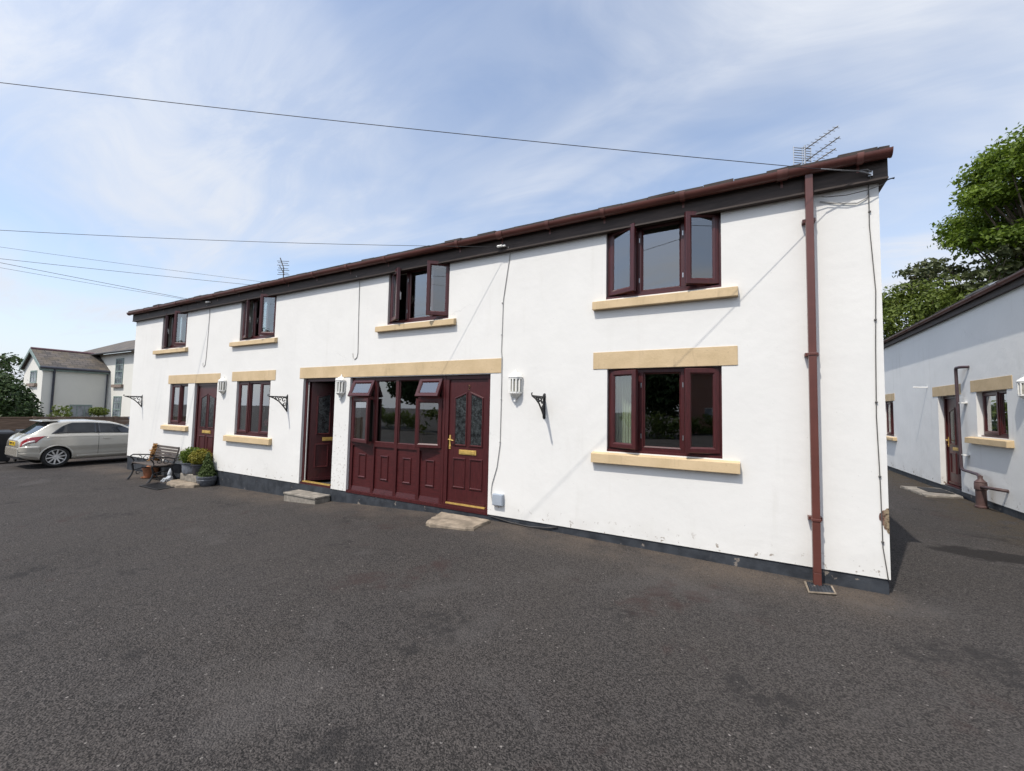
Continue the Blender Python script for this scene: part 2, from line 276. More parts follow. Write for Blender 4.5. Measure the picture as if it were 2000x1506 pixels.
# ------------------------------------------------------------------ geometry helpers
ORG = {}
I3 = lambda u, d, z: (u, d, z)
class MB:
    def __init__(s, T=None): s.v = []; s.f = []; s.T = T or I3
    def add(s, vs, fs):
        o = len(s.v); s.v += [s.T(*p) for p in vs]; s.f += [tuple(i+o for i in f) for f in fs]
    def box(s, x0, x1, y0, y1, z0, z1):
        s.add([(x0, y0, z0), (x1, y0, z0), (x1, y1, z0), (x0, y1, z0), (x0, y0, z1), (x1, y0, z1), (x1, y1, z1), (x0, y1, z1)],
              [(0, 3, 2, 1), (4, 5, 6, 7), (0, 1, 5, 4), (1, 2, 6, 5), (2, 3, 7, 6), (3, 0, 4, 7)])
    def hexa(s, p): s.add(p, [(0, 3, 2, 1), (4, 5, 6, 7), (0, 1, 5, 4), (1, 2, 6, 5), (2, 3, 7, 6), (3, 0, 4, 7)])
    def tube(s, pts, r, n=8, cap=True):
        P = [Vector(p) for p in pts]; rs = r if isinstance(r, (list, tuple)) else [r]*len(P)
        vs = []; up = None
        for i, p in enumerate(P):
            d = (P[min(i+1, len(P)-1)]-P[max(i-1, 0)]).normalized()
            if up is None:
                up = Vector((0, 0, 1)) if abs(d.z) < .9 else Vector((1, 0, 0))
            a = d.cross(up); 
            if a.length < 1e-4: a = d.cross(Vector((.3, 1, .2)))
            a.normalize(); b = a.cross(d).normalized(); up = b
            for k in range(n):
                t = 2*math.pi*k/n; vs.append(tuple(p+rs[i]*(a*math.cos(t)+b*math.sin(t))))
        fs = [(i*n+k, i*n+(k+1) % n, (i+1)*n+(k+1) % n, (i+1)*n+k) for i in range(len(P)-1) for k in range(n)]
        if cap: fs += [tuple(range(n-1, -1, -1)), tuple((len(P)-1)*n+k for k in range(n))]
        s.add(vs, fs)
    def lathe(s, c, prof, n=20, axis='z', cap=True):
        vs = []
        for (r, h) in prof:
            for k in range(n):
                t = 2*math.pi*k/n; a, b = r*math.cos(t), r*math.sin(t)
                vs.append((c[0]+a, c[1]+b, c[2]+h) if axis == 'z' else ((c[0]+h, c[1]+a, c[2]+b) if axis == 'x' else (c[0]+a, c[1]+h, c[2]+b)))
        m = len(prof); fs = [(i*n+k, i*n+(k+1) % n, (i+1)*n+(k+1) % n, (i+1)*n+k) for i in range(m-1) for k in range(n)]
        if cap: fs += [tuple(range(n-1, -1, -1)), tuple((m-1)*n+k for k in range(n))]
        s.add(vs, fs)
    def prism(s, poly, y0, y1):   # polygon in (x, z), extruded along depth
        n = len(poly); s.add([(p[0], y0, p[1]) for p in poly]+[(p[0], y1, p[1]) for p in poly],
            [tuple(range(n)), tuple(range(2*n-1, n-1, -1))]+[(i, n+i, n+(i+1) % n, (i+1) % n) for i in range(n)])
    def ring(s, poly, prof):      # sweep a profile of (inset, depth) round a closed polygon in (x, z)
        n = len(poly); P = [Vector(p) for p in poly]; ar = sum(P[i].x*P[(i+1) % n].y-P[(i+1) % n].x*P[i].y for i in range(n)); sg = 1 if ar > 0 else -1
        mit = []
        for i in range(n):
            a = (P[i]-P[i-1]).normalized(); b = (P[(i+1) % n]-P[i]).normalized(); na = Vector((-a.y, a.x))*sg; nb = Vector((-b.y, b.x))*sg
            m = (na+nb).normalized(); mit.append(m/max(.2, m.dot(na)))
        vs = []; k = len(prof)
        for i in range(n):
            for (w, d) in prof: q = P[i]+mit[i]*w; vs.append((q.x, d, q.y))
        s.add(vs, [(i*k+j, i*k+(j+1) % k, ((i+1) % n)*k+(j+1) % k, ((i+1) % n)*k+j) for i in range(n) for j in range(k)])
    def build(s, name, mat, parent=None, smooth=False, bevel=0, local=False):
        me = bpy.data.meshes.new(name); o = bpy.data.objects.new(name, me); col.objects.link(o)
        org = Vector((0, 0, 0))
        if parent is not None and not local: org = ORG.get(parent.name, Vector((0, 0, 0)))
        me.from_pydata([tuple(Vector(p)-org) for p in s.v], [], s.f)
        bm = bmesh.new(); bm.from_mesh(me); bmesh.ops.recalc_face_normals(bm, faces=bm.faces)
        if bevel: bmesh.ops.bevel(bm, geom=[e for e in bm.edges if len(e.link_faces) == 2 and e.calc_face_angle() > .6], offset=bevel, segments=2, affect='EDGES', profile=.6)
        bm.to_mesh(me); bm.free(); me.materials.append(mat)
        if smooth: 
            for p in me.polygons: p.use_smooth = True
            if smooth != 'all': me.set_sharp_from_angle(angle=R(38))
        if parent is not None: o.parent = parent; ORG[o.name] = org
        return o
def rect(x0, x1, z0, z1): return [(x0, z0), (x1, z0), (x1, z1), (x0, z1)]
def tag(o, label=None, cat=None, group=None, kind=None):
    if label: o['label'] = label
    if cat: o['category'] = cat
    if group: o['group'] = group
    if kind: o['kind'] = kind
    return o
def thing(name, label, cat, loc=(0, 0, 0), group=None):
    o = bpy.data.objects.new(name, None); col.objects.link(o); o.location = loc; o.empty_display_size = .2; ORG[o.name] = Vector(loc)
    return tag(o, label, cat, group)
def dup(o, loc=None, rz=None, label=None, group=None, parent=None):
    c = o.copy(); col.objects.link(c)
    if parent is not None: c.parent = parent
    if loc is not None: c.location = loc
    if rz is not None: c.rotation_euler = (0, 0, rz)
    if label: c['label'] = label
    if group: c['group'] = group
    for ch in list(o.children): dup(ch, parent=c)
    return c
def arc(cx, cy, r0, r1, a0, a1, n=14): return [(cx+(r0+(r1-r0)*i/n)*math.cos(a0+(a1-a0)*i/n), cy+(r0+(r1-r0)*i/n)*math.sin(a0+(a1-a0)*i/n)) for i in range(n+1)]
def ground_z(x, y):
    b = float(np.interp(x, [-60, -24, -17, -16, -11, -8.3, -6.2, -3.4, -1.45, 1.3, 6, 40], [-.62, -.50, -.43, -.42, -.365, -.32, -.21, -.085, -.122, -.165, -.14, -.14]))
    return b
def bezier_wire(a, b, sag, n=40):
    a = Vector(a); b = Vector(b); return [tuple(a+(b-a)*(i/n)-Vector((0, 0, 4*sag*(i/n)*(1-i/n)))) for i in range(n+1)]

# ------------------------------------------------------------------ ground
def axis_vals(lo, hi, step, far): 
    a = list(np.arange(lo, hi+1e-6, step)); return [-far, -far/3]+a+[far/3, far]
gx = axis_vals(-45, 25, .5, 700); gy = axis_vals(-40, 30, .7, 700)
g = MB(); nx, ny = len(gx), len(gy)
gn = lambda x, y: .018*math.sin(x*.9+1.3)*math.sin(y*.7+.4)+.012*math.sin(x*1.9-y*1.1)
g.v = [(x, y, ground_z(x, y)+(gn(x, y) if abs(x) < 40 and -38 < y < -.8 else 0)) for y in gy for x in gx]
g.f = [(j*nx+i, j*nx+i+1, (j+1)*nx+i+1, (j+1)*nx+i) for j in range(ny-1) for i in range(nx-1)]
tag(g.build('ground', M['tarmac'], smooth='all'), kind='structure')

# ------------------------------------------------------------------ building helpers
def wall_sheet(mb, u0, u1, z0, z1, th, openings):
    us = sorted({u0, u1, *[o[0] for o in openings], *[o[1] for o in openings]}); zs = sorted({z0, z1, *[min(max(o[k], z0), z1) for o in openings for k in (2, 3)]})
    us = [u for u in us if u0 <= u <= u1]
    idx = {}
    vs = []; fs = []
    def V(u, d, z):
        k = (round(u, 5), round(d, 5), round(z, 5))
        if k not in idx: idx[k] = len(vs); vs.append((u, d, z))
        return idx[k]
    hole = lambda u, z: any(o[0] < u < o[1] and o[2] < z < o[3] for o in openings)
    nu, nz = len(us)-1, len(zs)-1; sol = [[not hole((us[i]+us[i+1])/2, (zs[j]+zs[j+1])/2) for j in range(nz)] for i in range(nu)]
    for i in range(nu):
        for j in range(nz):
            if not sol[i][j]: continue
            a, b, c, e = us[i], us[i+1], zs[j], zs[j+1]
            fs.append((V(a, 0, c), V(b, 0, c), V(b, 0, e), V(a, 0, e))); fs.append((V(a, th, c), V(a, th, e), V(b, th, e), V(b, th, c)))
            S = lambda p, q: 0 <= p < nu and 0 <= q < nz and sol[p][q]
            if not S(i-1, j): fs.append((V(a, 0, c), V(a, 0, e), V(a, th, e), V(a, th, c)))
            if not S(i+1, j): fs.append((V(b, 0, c), V(b, th, c), V(b, th, e), V(b, 0, e)))
            if not S(i, j-1): fs.append((V(a, 0, c), V(a, th, c), V(b, th, c), V(b, 0, c)))
            if not S(i, j+1): fs.append((V(a, 0, e), V(b, 0, e), V(b, th, e), V(a, th, e)))
    mb.add(vs, fs)

SASH = lambda y0: [(0, y0+.055), (0, y0+.006), (.006, y0), (.052, y0), (.072, y0+.016), (.072, y0+.055)]
FRAME = lambda y0, w=.052: [(0, y0+.07), (0, y0), (w, y0), (w, y0+.07)]
def rotT(T, hx, hy, ang, sgn):     # rotate about a vertical hinge line; sgn +1: hinge on the left, opening outwards
    c, s_ = math.cos(ang), math.sin(ang)
    def f(u, d, z):
        a, b = u-hx, d-hy
        return T(hx+a*c+sgn*b*s_, hy-sgn*a*s_+b*c, z)
    return f
def topT(T, hz, hy, ang):
    c, s_ = math.cos(ang), math.sin(ang)
    def f(u, d, z):
        a, b = z-hz, d-hy
        return T(u, hy+a*s_+b*c, hz+a*c-b*s_)
    return f
def sash(T, root_win, x0, x1, z0, z1, y0, handle=None, glass='glass'):
    mb = MB(T); mb.ring(rect(x0, x1, z0, z1), SASH(y0)); sh = mb.build('sash', M['rose'], root_win)
    g_ = MB(T); g_.box(x0+.062, x1-.062, y0+.022, y0+.042, z0+.062, z1-.062); g_.build('pane', M[glass], root_win)
    if handle is not None:
        h = MB(T); hx = handle; zc_ = (z0+z1)/2
        h.box(hx-.012, hx+.012, y0+.056, y0+.072, zc_-.05, zc_+.05); h.box(hx-.009, hx+.009, y0+.072, y0+.088, zc_-.10, zc_+.03); h.build('handle', M['white'], root_win)
def window(parent, T, x0, x1, z0, z1, lights, y0=.055, sillnose=True):
    """lights: list of (width, kind, angle) kind F fixed, L hinged left, R hinged right"""
    mb = MB(T); mb.ring(rect(x0, x1, z0+.02, z1), FRAME(y0))
    if sillnose: mb.box(x0-.008, x1+.008, y0-.045, y0+.03, z0, z0+.028)
    u = x0; edges = [x0]
    for w, k, a in lights[:-1]:
        u += w; edges.append(u); mb.box(u-.03, u+.03, y0-.002, y0+.066, z0+.073, z1-.053)
    edges.append(x1)
    win = mb.build('window', M['rose'], parent)
    keeps = []
    for i, (w, k, a) in enumerate(lights):
        a0, a1 = edges[i], edges[i+1]; l_ = a0+(.028 if i == 0 else .006); r_ = a1-(.028 if i == len(lights)-1 else .006); lo, hi = z0+.052, z1-.026
        if k == 'F':
            b = MB(T); L_, R_ = a0+(.052 if i == 0 else .03), a1-(.052 if i == len(lights)-1 else .03)
            b.ring(rect(L_, R_, z0+.074, z1-.054), [(0, y0+.05), (0, y0+.012), (.004, y0+.010), (.02, y0+.024), (.02, y0+.05)]); b.build('glazing_bead', M['rose'], win)
            g_ = MB(T); g_.box(L_+.012, R_-.012, y0+.03, y0+.05, z0+.086, z1-.066); g_.build('pane', M['glass'], win)
        elif k == 'L':
            hx, hy = l_, y0-.005; TT = rotT(T, hx, hy, R(a), 1) if a else T; sash(TT, win, l_, r_, lo, hi, y0-.018, r_-.036)
            if a: keeps += [(r_+.012, z0+.22), (r_+.012, z1-.22)]
        else:
            hx, hy = r_, y0-.005; TT = rotT(T, hx, hy, R(a), -1) if a else T; sash(TT, win, l_, r_, lo, hi, y0-.018, l_+.036)
            if a: keeps += [(l_-.012, z0+.22), (l_-.012, z1-.22)]
    if keeps:
        for kx, kz in keeps: kb = MB(T); kb.box(kx-.006, kx+.006, y0-.008, y0-.001, kz-.03, kz+.03); kb.build('keep_plate', M['steel'], win)
    return win
def sill(parent, T, x0, x1, z0, z1, proj=.075):
    mb = MB(T); mb.hexa([(x0, -proj, z0), (x1, -proj, z0), (x1, .05, z0), (x0, .05, z0), (x0, -proj+.004, z1-.03), (x1, -proj+.004, z1-.03), (x1, .05, z1), (x0, .05, z1)])
    return mb.build('window_sill', M['stone'], parent, bevel=.006)
def lintel(parent, T, x0, x1, z0, z1): 
    mb = MB(T); mb.box(x0, x1, -.008, .05, z0, z1); return mb.build('lintel', M['stone'], parent, bevel=.004)
def door_leaf(parent, T, x0, x1, z0, z1, y0=.075, number=False, handle=True, arched=False, TL=None):
    """panelled door with two glazed lights, a letter plate and two lower panels; TL moves the leaf (open door)"""
    TL = TL or T; w = x1-x0; h = z1-z0; X = lambda f: x0+w*f; Z = lambda f: z0+h*f
    mb = MB(TL); mb.box(x0, x1, y0, y0+.05, z0, z1)
    mb.box(X(.02), X(.98), y0-.02, y0, z0+.005, z0+.06)
    MOLD = [(-.026, y0+.001), (-.018, y0-.014), (-.004, y0-.016), (.006, y0-.004), (.006, y0+.001)]
    lf = [(X(.165), Z(.475)), (X(.445), Z(.475)), (X(.445), Z(.885)), (X(.165), Z(.845))]; rt = [(X(.575), Z(.475)), (X(.855), Z(.475)), (X(.855), Z(.845)), (X(.575), Z(.885))]
    for p in (lf, rt, rect(X(.155), X(.43), Z(.14), Z(.36)), rect(X(.59), X(.865), Z(.14), Z(.36))): mb.ring(p, MOLD)
    leaf = mb.build('door', M['rose'], parent)
    for p in (lf, rt):
        g_ = MB(TL); cx = sum(q[0] for q in p)/4; cz = sum(q[1] for q in p)/4; g_.prism([(cx+(q[0]-cx)*.93, cz+(q[1]-cz)*.97) for q in p], y0-.003, y0+.02); g_.build('door_glass', M['lead'], leaf)
    l_ = MB(TL); l_.box(X(.29), X(.73), y0-.012, y0, Z(.40), Z(.437)); l_.box(X(.33), X(.69), y0-.018, y0-.012, Z(.407), Z(.430)); l_.build('letter_plate', M['brass'], leaf, bevel=.002)
    if handle:
        hb = MB(TL); hx = x0+.028; hz = Z(.492)
        hb.box(hx-.016, hx+.016, y0-.008, y0, hz-.115, hz+.115); hb.tube([(hx, y0-.005, hz+.045), (hx, y0-.05, hz+.045), (hx+.03, y0-.055, hz+.042), (hx+.105, y0-.055, hz+.03)], .0095, 8); hb.lathe((hx, y0-.012, hz-.07), [(.012, -.004), (.012, .006)], 10, 'y'); hb.build('handle', M['brass'], leaf, True)
    if number:
        d_ = MB(TL); q = [(-.017, .022), (-.012, .032), (0, .036), (.013, .031), (.016, .018), (.010, .005), (-.004, -.010), (-.018, -.030), (.018, -.030)]
        d_.tube([(X(.51)+a, y0-.006, Z(.935)+b) for a, b in q], .0042, 6); d_.build('door_number', simple('dull_brass', (.20, .12, .06), .2, 20, .5, .6, 0), leaf)
    return leaf
def door_frame(parent, T, x0, x1, z0, z1, y0=.055, w=.065):
    mb = MB(T); mb.box(x0, x0+w, y0, y0+.09, z0, z1); mb.box(x1-w, x1, y0, y0+.09, z0, z1); mb.box(x0+w, x1-w, y0, y0+.09, z1-w, z1); mb.box(x0-.004, x1+.004, y0-.03, y0+.09, z0-.02, z0+.03)
    return mb.build('door_frame', M['rose'], parent)
def threshold(parent, T, x0, x1, z): 
    mb = MB(T); mb.box(x0, x1, .028, .085, z, z+.022); return mb.build('threshold_strip', M['brass'], parent)
def curtain(name, label, x0, x1, z0, z1, y, mat, amp=.02, waves=8, group=None):
    mb = MB(); n = waves*8
    for k in (0, 1):
        mb.v += [(x0+(x1-x0)*i/n, y+amp*math.sin(2*math.pi*waves*i/n)+.006*k, z) for i in range(n+1) for z in (z0, z1)]
    mb.f = [(2*i, 2*i+2, 2*i+3, 2*i+1) for i in range(n)]+[(2*(n+1)+2*i, 2*(n+1)+2*i+1, 2*(n+1)+2*i+3, 2*(n+1)+2*i+2) for i in range(n)]
    o = mb.build(name, mat, smooth='all'); return tag(o, label, 'curtain', group)

# ------------------------------------------------------------------ long white terrace
XL, XR = -16.15, 1.30
house = thing('terraced_house', 'long white rendered two storey terrace with maroon windows and brown gutter', 'house', (-7.4, 2.7, -.2))
UP = [(-14.42, -13.03, 3.105, 4.11), (-10.47, -9.08, 3.105, 4.11), (-5.655, -4.26, 3.105, 4.11), (-1.585, -.175, 3.125, 4.11)]
G1 = (-13.74, -12.765, 1.005, 2.115); G2 = (-10.47, -9.135, .875, 2.14); G4 = (-1.56, -.18, 1.07, 2.17)
D1 = (-12.42, -11.33, 0, 2.115); D2 = (-7.99, -7.0, 0, 2.16); SC = (-6.575, -3.405, -.005, 2.15)
wf = MB(); wall_sheet(wf, XL, XR, -.01, 4.2, .28, UP+[G1, G2, G4, (D1[0], D1[1], -.01, D1[3]), (D2[0], D2[1], -.01, D2[3]), (SC[0], SC[1], -.01, SC[3])])
wf.build('front_wall', M['render'], house)
gw = MB(); gw.add([(XR-.28, .281, -.01), (XR, .281, -.01), (XR, 5.5, -.01), (XR-.28, 5.5, -.01), (XR-.28, .281, 4.2), (XR, .281, 4.2), (XR, 5.5, 4.2), (XR-.28, 5.5, 4.2), (XR-.28, 2.75, 5.38), (XR, 2.75, 5.38)],
    [(0, 3, 2, 1), (1, 2, 6, 9, 5), (0, 4, 8, 7, 3), (2, 3, 7, 6), (0, 1, 5, 4), (4, 5, 9, 8), (6, 7, 8, 9)]); gw.build('gable_wall', M['render'], house)
gw = MB(); gw.add([(XL, .281, -.01), (XL+.28, .281, -.01), (XL+.28, 5.5, -.01), (XL, 5.5, -.01), (XL, .281, 4.2), (XL+.28, .281, 4.2), (XL+.28, 5.5, 4.2), (XL, 5.5, 4.2), (XL, 2.75, 5.38), (XL+.28, 2.75, 5.38)],
    [(0, 3, 2, 1), (1, 2, 6, 9, 5), (0, 4, 8, 7, 3), (2, 3, 7, 6), (0, 1, 5, 4), (4, 5, 9, 8), (6, 7, 8, 9)]); gw.build('gable_wall', M['render'], house)
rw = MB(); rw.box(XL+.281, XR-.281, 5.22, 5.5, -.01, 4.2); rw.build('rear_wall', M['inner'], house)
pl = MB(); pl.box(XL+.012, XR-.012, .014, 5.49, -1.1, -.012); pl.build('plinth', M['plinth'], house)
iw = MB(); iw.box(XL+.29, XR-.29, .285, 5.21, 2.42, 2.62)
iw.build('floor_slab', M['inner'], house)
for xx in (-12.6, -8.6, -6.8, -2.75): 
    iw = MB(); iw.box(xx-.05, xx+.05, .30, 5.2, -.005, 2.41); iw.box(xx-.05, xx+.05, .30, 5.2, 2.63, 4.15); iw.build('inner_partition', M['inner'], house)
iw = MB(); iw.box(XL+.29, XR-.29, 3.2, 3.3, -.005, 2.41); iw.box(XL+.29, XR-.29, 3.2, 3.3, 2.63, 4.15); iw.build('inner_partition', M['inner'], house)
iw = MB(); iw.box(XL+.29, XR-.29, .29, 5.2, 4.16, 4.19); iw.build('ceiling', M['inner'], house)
# roof: slopes plus a stepped course of tiles along the eaves
sl = .404; rf = MB(); ridge = 4.285+sl*2.95
for sgn in (0, 1):
    yy = lambda y: y if not sgn else 5.5-y
    p = [(XL-.12, yy(-.12), 4.273), (XR+.06, yy(-.12), 4.273), (XR+.06, yy(2.75), 4.253+sl*2.93), (XL-.12, yy(2.75), 4.253+sl*2.93)]
    rf.hexa([(a, b, c-.02) for a, b, c in p]+[(a, b, c+.02) for a, b, c in p])
x = XL-.13; k = 0
while x < XR+.03:
    w = .325; j = random.uniform(-.006, .006); e = random.uniform(-.018, .012); lift = .008*(k % 2)+random.uniform(0, .012)*(random.random() < .3)
    for row in range(3):
        ya, yb = -.165+e*.7+row*.34, .14+row*.34; za, zb = 4.318+lift+row*.34*sl, 4.272+(.34+row*.34)*sl+lift
        rf.hexa([(x+.002, ya, za-.012), (min(x+w-.004, XR+.055), ya, za-.012+j), (min(x+w-.004, XR+.055), yb, zb), (x+.002, yb, zb), (x+.002, ya, za+.022), (min(x+w-.004, XR+.055), ya, za+.022+j), (min(x+w-.004, XR+.055), yb, zb+.022), (x+.002, yb, zb+.022)])
    x += w; k += 1
rf.tube([(XL-.12, 2.75, ridge-.0), (XR+.06, 2.75, ridge-.0)], .11, 10)
rf.build('roof', M['tile'], house)
fa = MB(); fa.box(XL-.06, XR+.06, -.075, -.004, 4.04, 4.285); fa.box(XL-.06, XR+.062, -.084, -.076, 4.04, 4.058)
fa.box(XR+.004, XR+.062, -.003, .28, 4.04, 4.285); fa.box(XL-.06, XL-.004, -.003, .28, 4.04, 4.285)
for xx in (-12.9, -7.35, -3.0): fa.box(xx-.004, xx+.004, -.078, -.074, 4.065, 4.25)
fa.build('fascia', M['fascia'], house)
gt = MB(); n = 12; prof = [(.062*math.cos(t), .074*math.sin(t)) for t in [math.pi+math.pi*i/n for i in range(n+1)]]; prof = prof+[(a*.93, b*.93) for a, b in reversed(prof)]
ga, gb = XL-.14, XR+.07; gc = (-.142, 4.298)
vs = [(xx, gc[0]+a, gc[1]+b-(xx-XL)*.0012*0) for xx in (ga, gb) for a, b in prof]; m = len(prof)
gt.add(vs, [(i, (i+1) % m, m+(i+1) % m, m+i) for i in range(m)]); 
for xx in (ga, gb): 
    gt.add([(xx+q, gc[0]+a*1.05, gc[1]+b*1.05) for q in (-.006, .006) for a, b in [(.062*math.cos(math.pi+math.pi*i/n), .074*math.sin(math.pi+math.pi*i/n)) for i in range(n+1)]],
        [tuple(range(n+1)), tuple(range(2*n+1, n, -1))]+[(i, i+1, n+2+i, n+1+i) for i in range(n)]+[(0, n+1, 2*n+1, n)])
gut = gt.build('gutter', M['gutter'], house, True)
xx = -15.7
clips = [-1.59, -.59, .445, 1.12, -3.2, -2.4, -4.0, -5.6, -6.6]+[-7.6-i*.95 for i in range(9)]
for xx in clips:
    wd = .055 if abs(xx-.445) > .01 and xx not in (-3.2,) else .10
    c = MB(); rp = [(.073*math.cos(math.pi+math.pi*i/n), .086*math.sin(math.pi+math.pi*i/n)) for i in range(n+1)]
    c.add([(xx+q, gc[0]+a, gc[1]+b) for q in (-wd/2, wd/2) for a, b in rp], [(i, i+1, n+2+i, n+1+i) for i in range(n)]); c.box(xx-wd/2, xx+wd/2, gc[0]-.072, gc[0]-.052, gc[1]-.004, gc[1]+.008); c.box(xx-.012, xx+.012, -.08, -.074, 4.16, 4.28)
    c.build('bracket', M['clip'], gut, True)
dp = MB(); dp.box(.655, .725, -.145, -.078, -.02, 4.235); 
dp.hexa([(.655, -.145, -.15), (.725, -.145, -.15), (.725, -.135, -.15), (.655, -.135, -.15), (.655, -.145, -.02), (.725, -.145, -.02), (.725, -.135, -.02), (.655, -.135, -.02)])
dp.box(.655, .664, -.134, -.078, -.15, -.021); dp.box(.716, .725, -.134, -.078, -.15, -.021); dp.box(.648, .732, -.152, -.07, .50, .53); dp.box(.648, .732, -.152, -.07, 2.24, 2.27)
dpo = dp.build('downpipe', M['gutter'], house, bevel=.006)
for zz in (.5, 2.24, 3.72):
    b = MB(); b.box(.63, .75, -.078, -.002, zz, zz+.035); b.build('pipe_clip', M['gutter'], dpo)
TF = I3
ang = [(20, 31), (18, 31), (30, 36), (20, 26)]
for i, (x0, x1, z0, z1) in enumerate(UP):
    w = .42 if i < 3 else .43
    window(house, TF, x0, x1, z0, z1, [(w, 'L', ang[i][0]), (x1-x0-2*w, 'F', 0), (w, 'R', ang[i][1])])
window(house, TF, *G1, [(.49, 'L', 0), (.485, 'F', 0)])
window(house, TF, *G2, [(.44, 'L', 0), (.455, 'F', 0), (.44, 'R', 0)])
window(house, TF, *G4, [(.43, 'L', 20), (.52, 'F', 0), (.43, 'R', 22)])
for s_ in ((-14.75, -12.89, 2.97, 3.10), (-10.77, -8.96, 2.975, 3.103), (-5.89, -4.095, 2.977, 3.103), (-1.757, 0.0, 2.983, 3.123), (-13.98, -12.61, .866, 1.003), (-10.8, -8.975, .72, .873), (-1.756, .003, .916, 1.068)): sill(house, TF, *s_)
for s_ in ((-13.86, -11.215, 2.117, 2.35), (-10.69, -8.96, 2.141, 2.367), (-8.115, -3.21, 2.161, 2.388), (-1.755, -.01, 2.172, 2.402)): lintel(house, TF, *s_)
# left door (closed), middle door (standing open), glazed screen with the right door
door_frame(house, TF, *D1[:2], 0, D1[3]); door_leaf(house, TF, D1[0]+.09, D1[1]-.09, .04, D1[3]-.07, handle=False)
fr2 = door_frame(house, TF, *D2[:2], 0, D2[3]); threshold(house, TF, D2[0]+.07, D2[1]-.07, .03)
st = MB(); st.box(D2[0]+.066, D2[0]+.082, .075, .092, .05, 2.08); st.build('draught_strip', M['white'], fr2)
TO = rotT(TF, D2[0]+.085, .13, R(-62), 1); door_leaf(house, TF, D2[0]+.09, D2[1]-.07, .04, D2[3]-.075, handle=False, TL=TO)
sx = [-6.575, -5.955, -5.40, -4.87, -4.335]; y0 = .055
scr = MB(); scr.box(sx[0], sx[0]+.075, y0, y0+.08, .02, 2.15); scr.box(sx[0]+.075, -4.345, y0, y0+.08, 2.085, 2.15)
for a in sx[1:4]: scr.box(a-.034, a+.034, y0-.002, y0+.08, .0195, 2.084)
scr.box(-4.40, -4.345, y0, y0+.08, .0195, 2.084)
for i in range(4):
    l_, r_ = sx[i]+(.076 if i == 0 else .035), sx[i+1]-(.035 if i < 3 else .066)
    scr.box(l_, r_, y0+.002, y0+.078, .865, .945); scr.hexa([(l_, y0+.0, .02), (r_, y0+.0, .02), (r_, y0+.078, .02), (l_, y0+.078, .02), (l_, y0+.018, .10), (r_, y0+.018, .10), (r_, y0+.078, .10), (l_, y0+.078, .10)])
    if i in (0, 3): scr.box(l_, r_, y0+.002, y0+.078, 1.73, 1.79)
scr.box(sx[0]-.005, -3.405, y0-.05, y0+.08, -.03, .019); scr.box(-4.344, -4.31, y0-.012, y0+.08, .02, 2.15)
screen = scr.build('glazed_screen', M['rose'], house)
for i in range(4):
    l_, r_ = sx[i]+(.076 if i == 0 else .035), sx[i+1]-(.035 if i < 3 else .066)
    p = MB()
    p.box(l_, r_, y0+.028, y0+.06, .101, .864)
    cx = (l_+r_)/2-.005; p.ring(rect(cx-.10, cx+.10, .265, .715), [(0, y0+.029), (.004, y0+.014), (.016, y0+.010), (.03, y0+.02), (.03, y0+.029)])
    p.build('panel', M['roseh'], screen)
    if i in (1, 2):
        b = MB(); b.ring(rect(l_, r_, .946, 2.084), [(0, y0+.05), (0, y0+.012), (.004, y0+.010), (.018, y0+.024), (.018, y0+.05)]); b.build('glazing_bead', M['rose'], screen)
        g_ = MB(); g_.box(l_+.01, r_-.01, y0+.03, y0+.05, .956, 2.074); g_.build('pane', M['glass'], screen)
sash(topT(TF, 2.095, y0-.01, R(24)), screen, sx[0]+.045, sx[1]-.006, 1.765, 2.105, y0-.018)
sash(topT(TF, 2.095, y0-.01, R(24)), screen, sx[3]+.006, -4.375, 1.765, 2.105, y0-.018)
sash(rotT(TF, sx[0]+.045, y0-.005, R(13), 1), screen, sx[0]+.045, sx[1]-.006, .925, 1.755, y0-.018)
sash(rotT(TF, -4.375, y0-.005, R(13), -1), screen, sx[3]+.006, -4.375, .925, 1.755, y0-.018)
door_frame(house, TF, -4.309, -3.405, .02, 2.15, .05, .07); door_leaf(house, TF, -4.235, -3.48, .045, 2.075, number=True); threshold(house, TF, -4.235, -3.48, .05)
# broken render at the right corner
cp_ = MB(); pts = [(1.222, .595), (1.228, .628), (1.241, .640), (1.252, .662), (1.272, .668), (1.283, .685), (1.301, .690), (1.301, .432), (1.286, .445), (1.279, .472), (1.262, .482), (1.257, .513), (1.243, .522), (1.238, .556), (1.226, .566)]; cp_.prism(pts, -.004, .02); cp_.build('exposed_brick', m_broken(), house)

# ------------------------------------------------------------------ passage building on the right
TR = lambda u, d, z: (4.30+d, -u, z)
ph = thing('outbuilding', 'white rendered two storey building across the passage with a brown gutter', 'house', (6.8, 6.5, -.15))
RW0 = (-12.95, -11.93, .985, 2.12); RD = (-8.52, -7.44, 0, 2.13); RW1 = (-6.63, -5.50, 1.24, 2.155)
w2 = MB(TR); wall_sheet(w2, -13.6, 1.5, -.01, 4.0, .28, [RW0, (RD[0], RD[1], -.01, RD[3]), RW1]); w2.build('front_wall', M['render2'], ph)
w2 = MB(TR); w2.box(-13.6, -13.32, .281, 4.8, -.01, 4.0); w2.add([(-13.6, .281, 4.0), (-13.6, 4.8, 4.0), (-13.6, 2.4, 4.93), (-13.32, .281, 4.0), (-13.32, 4.8, 4.0), (-13.32, 2.4, 4.93)], [(0, 1, 2), (5, 4, 3), (0, 3, 4, 1), (1, 4, 5, 2), (2, 5, 3, 0)]); w2.build('side_wall', M['render2'], ph)
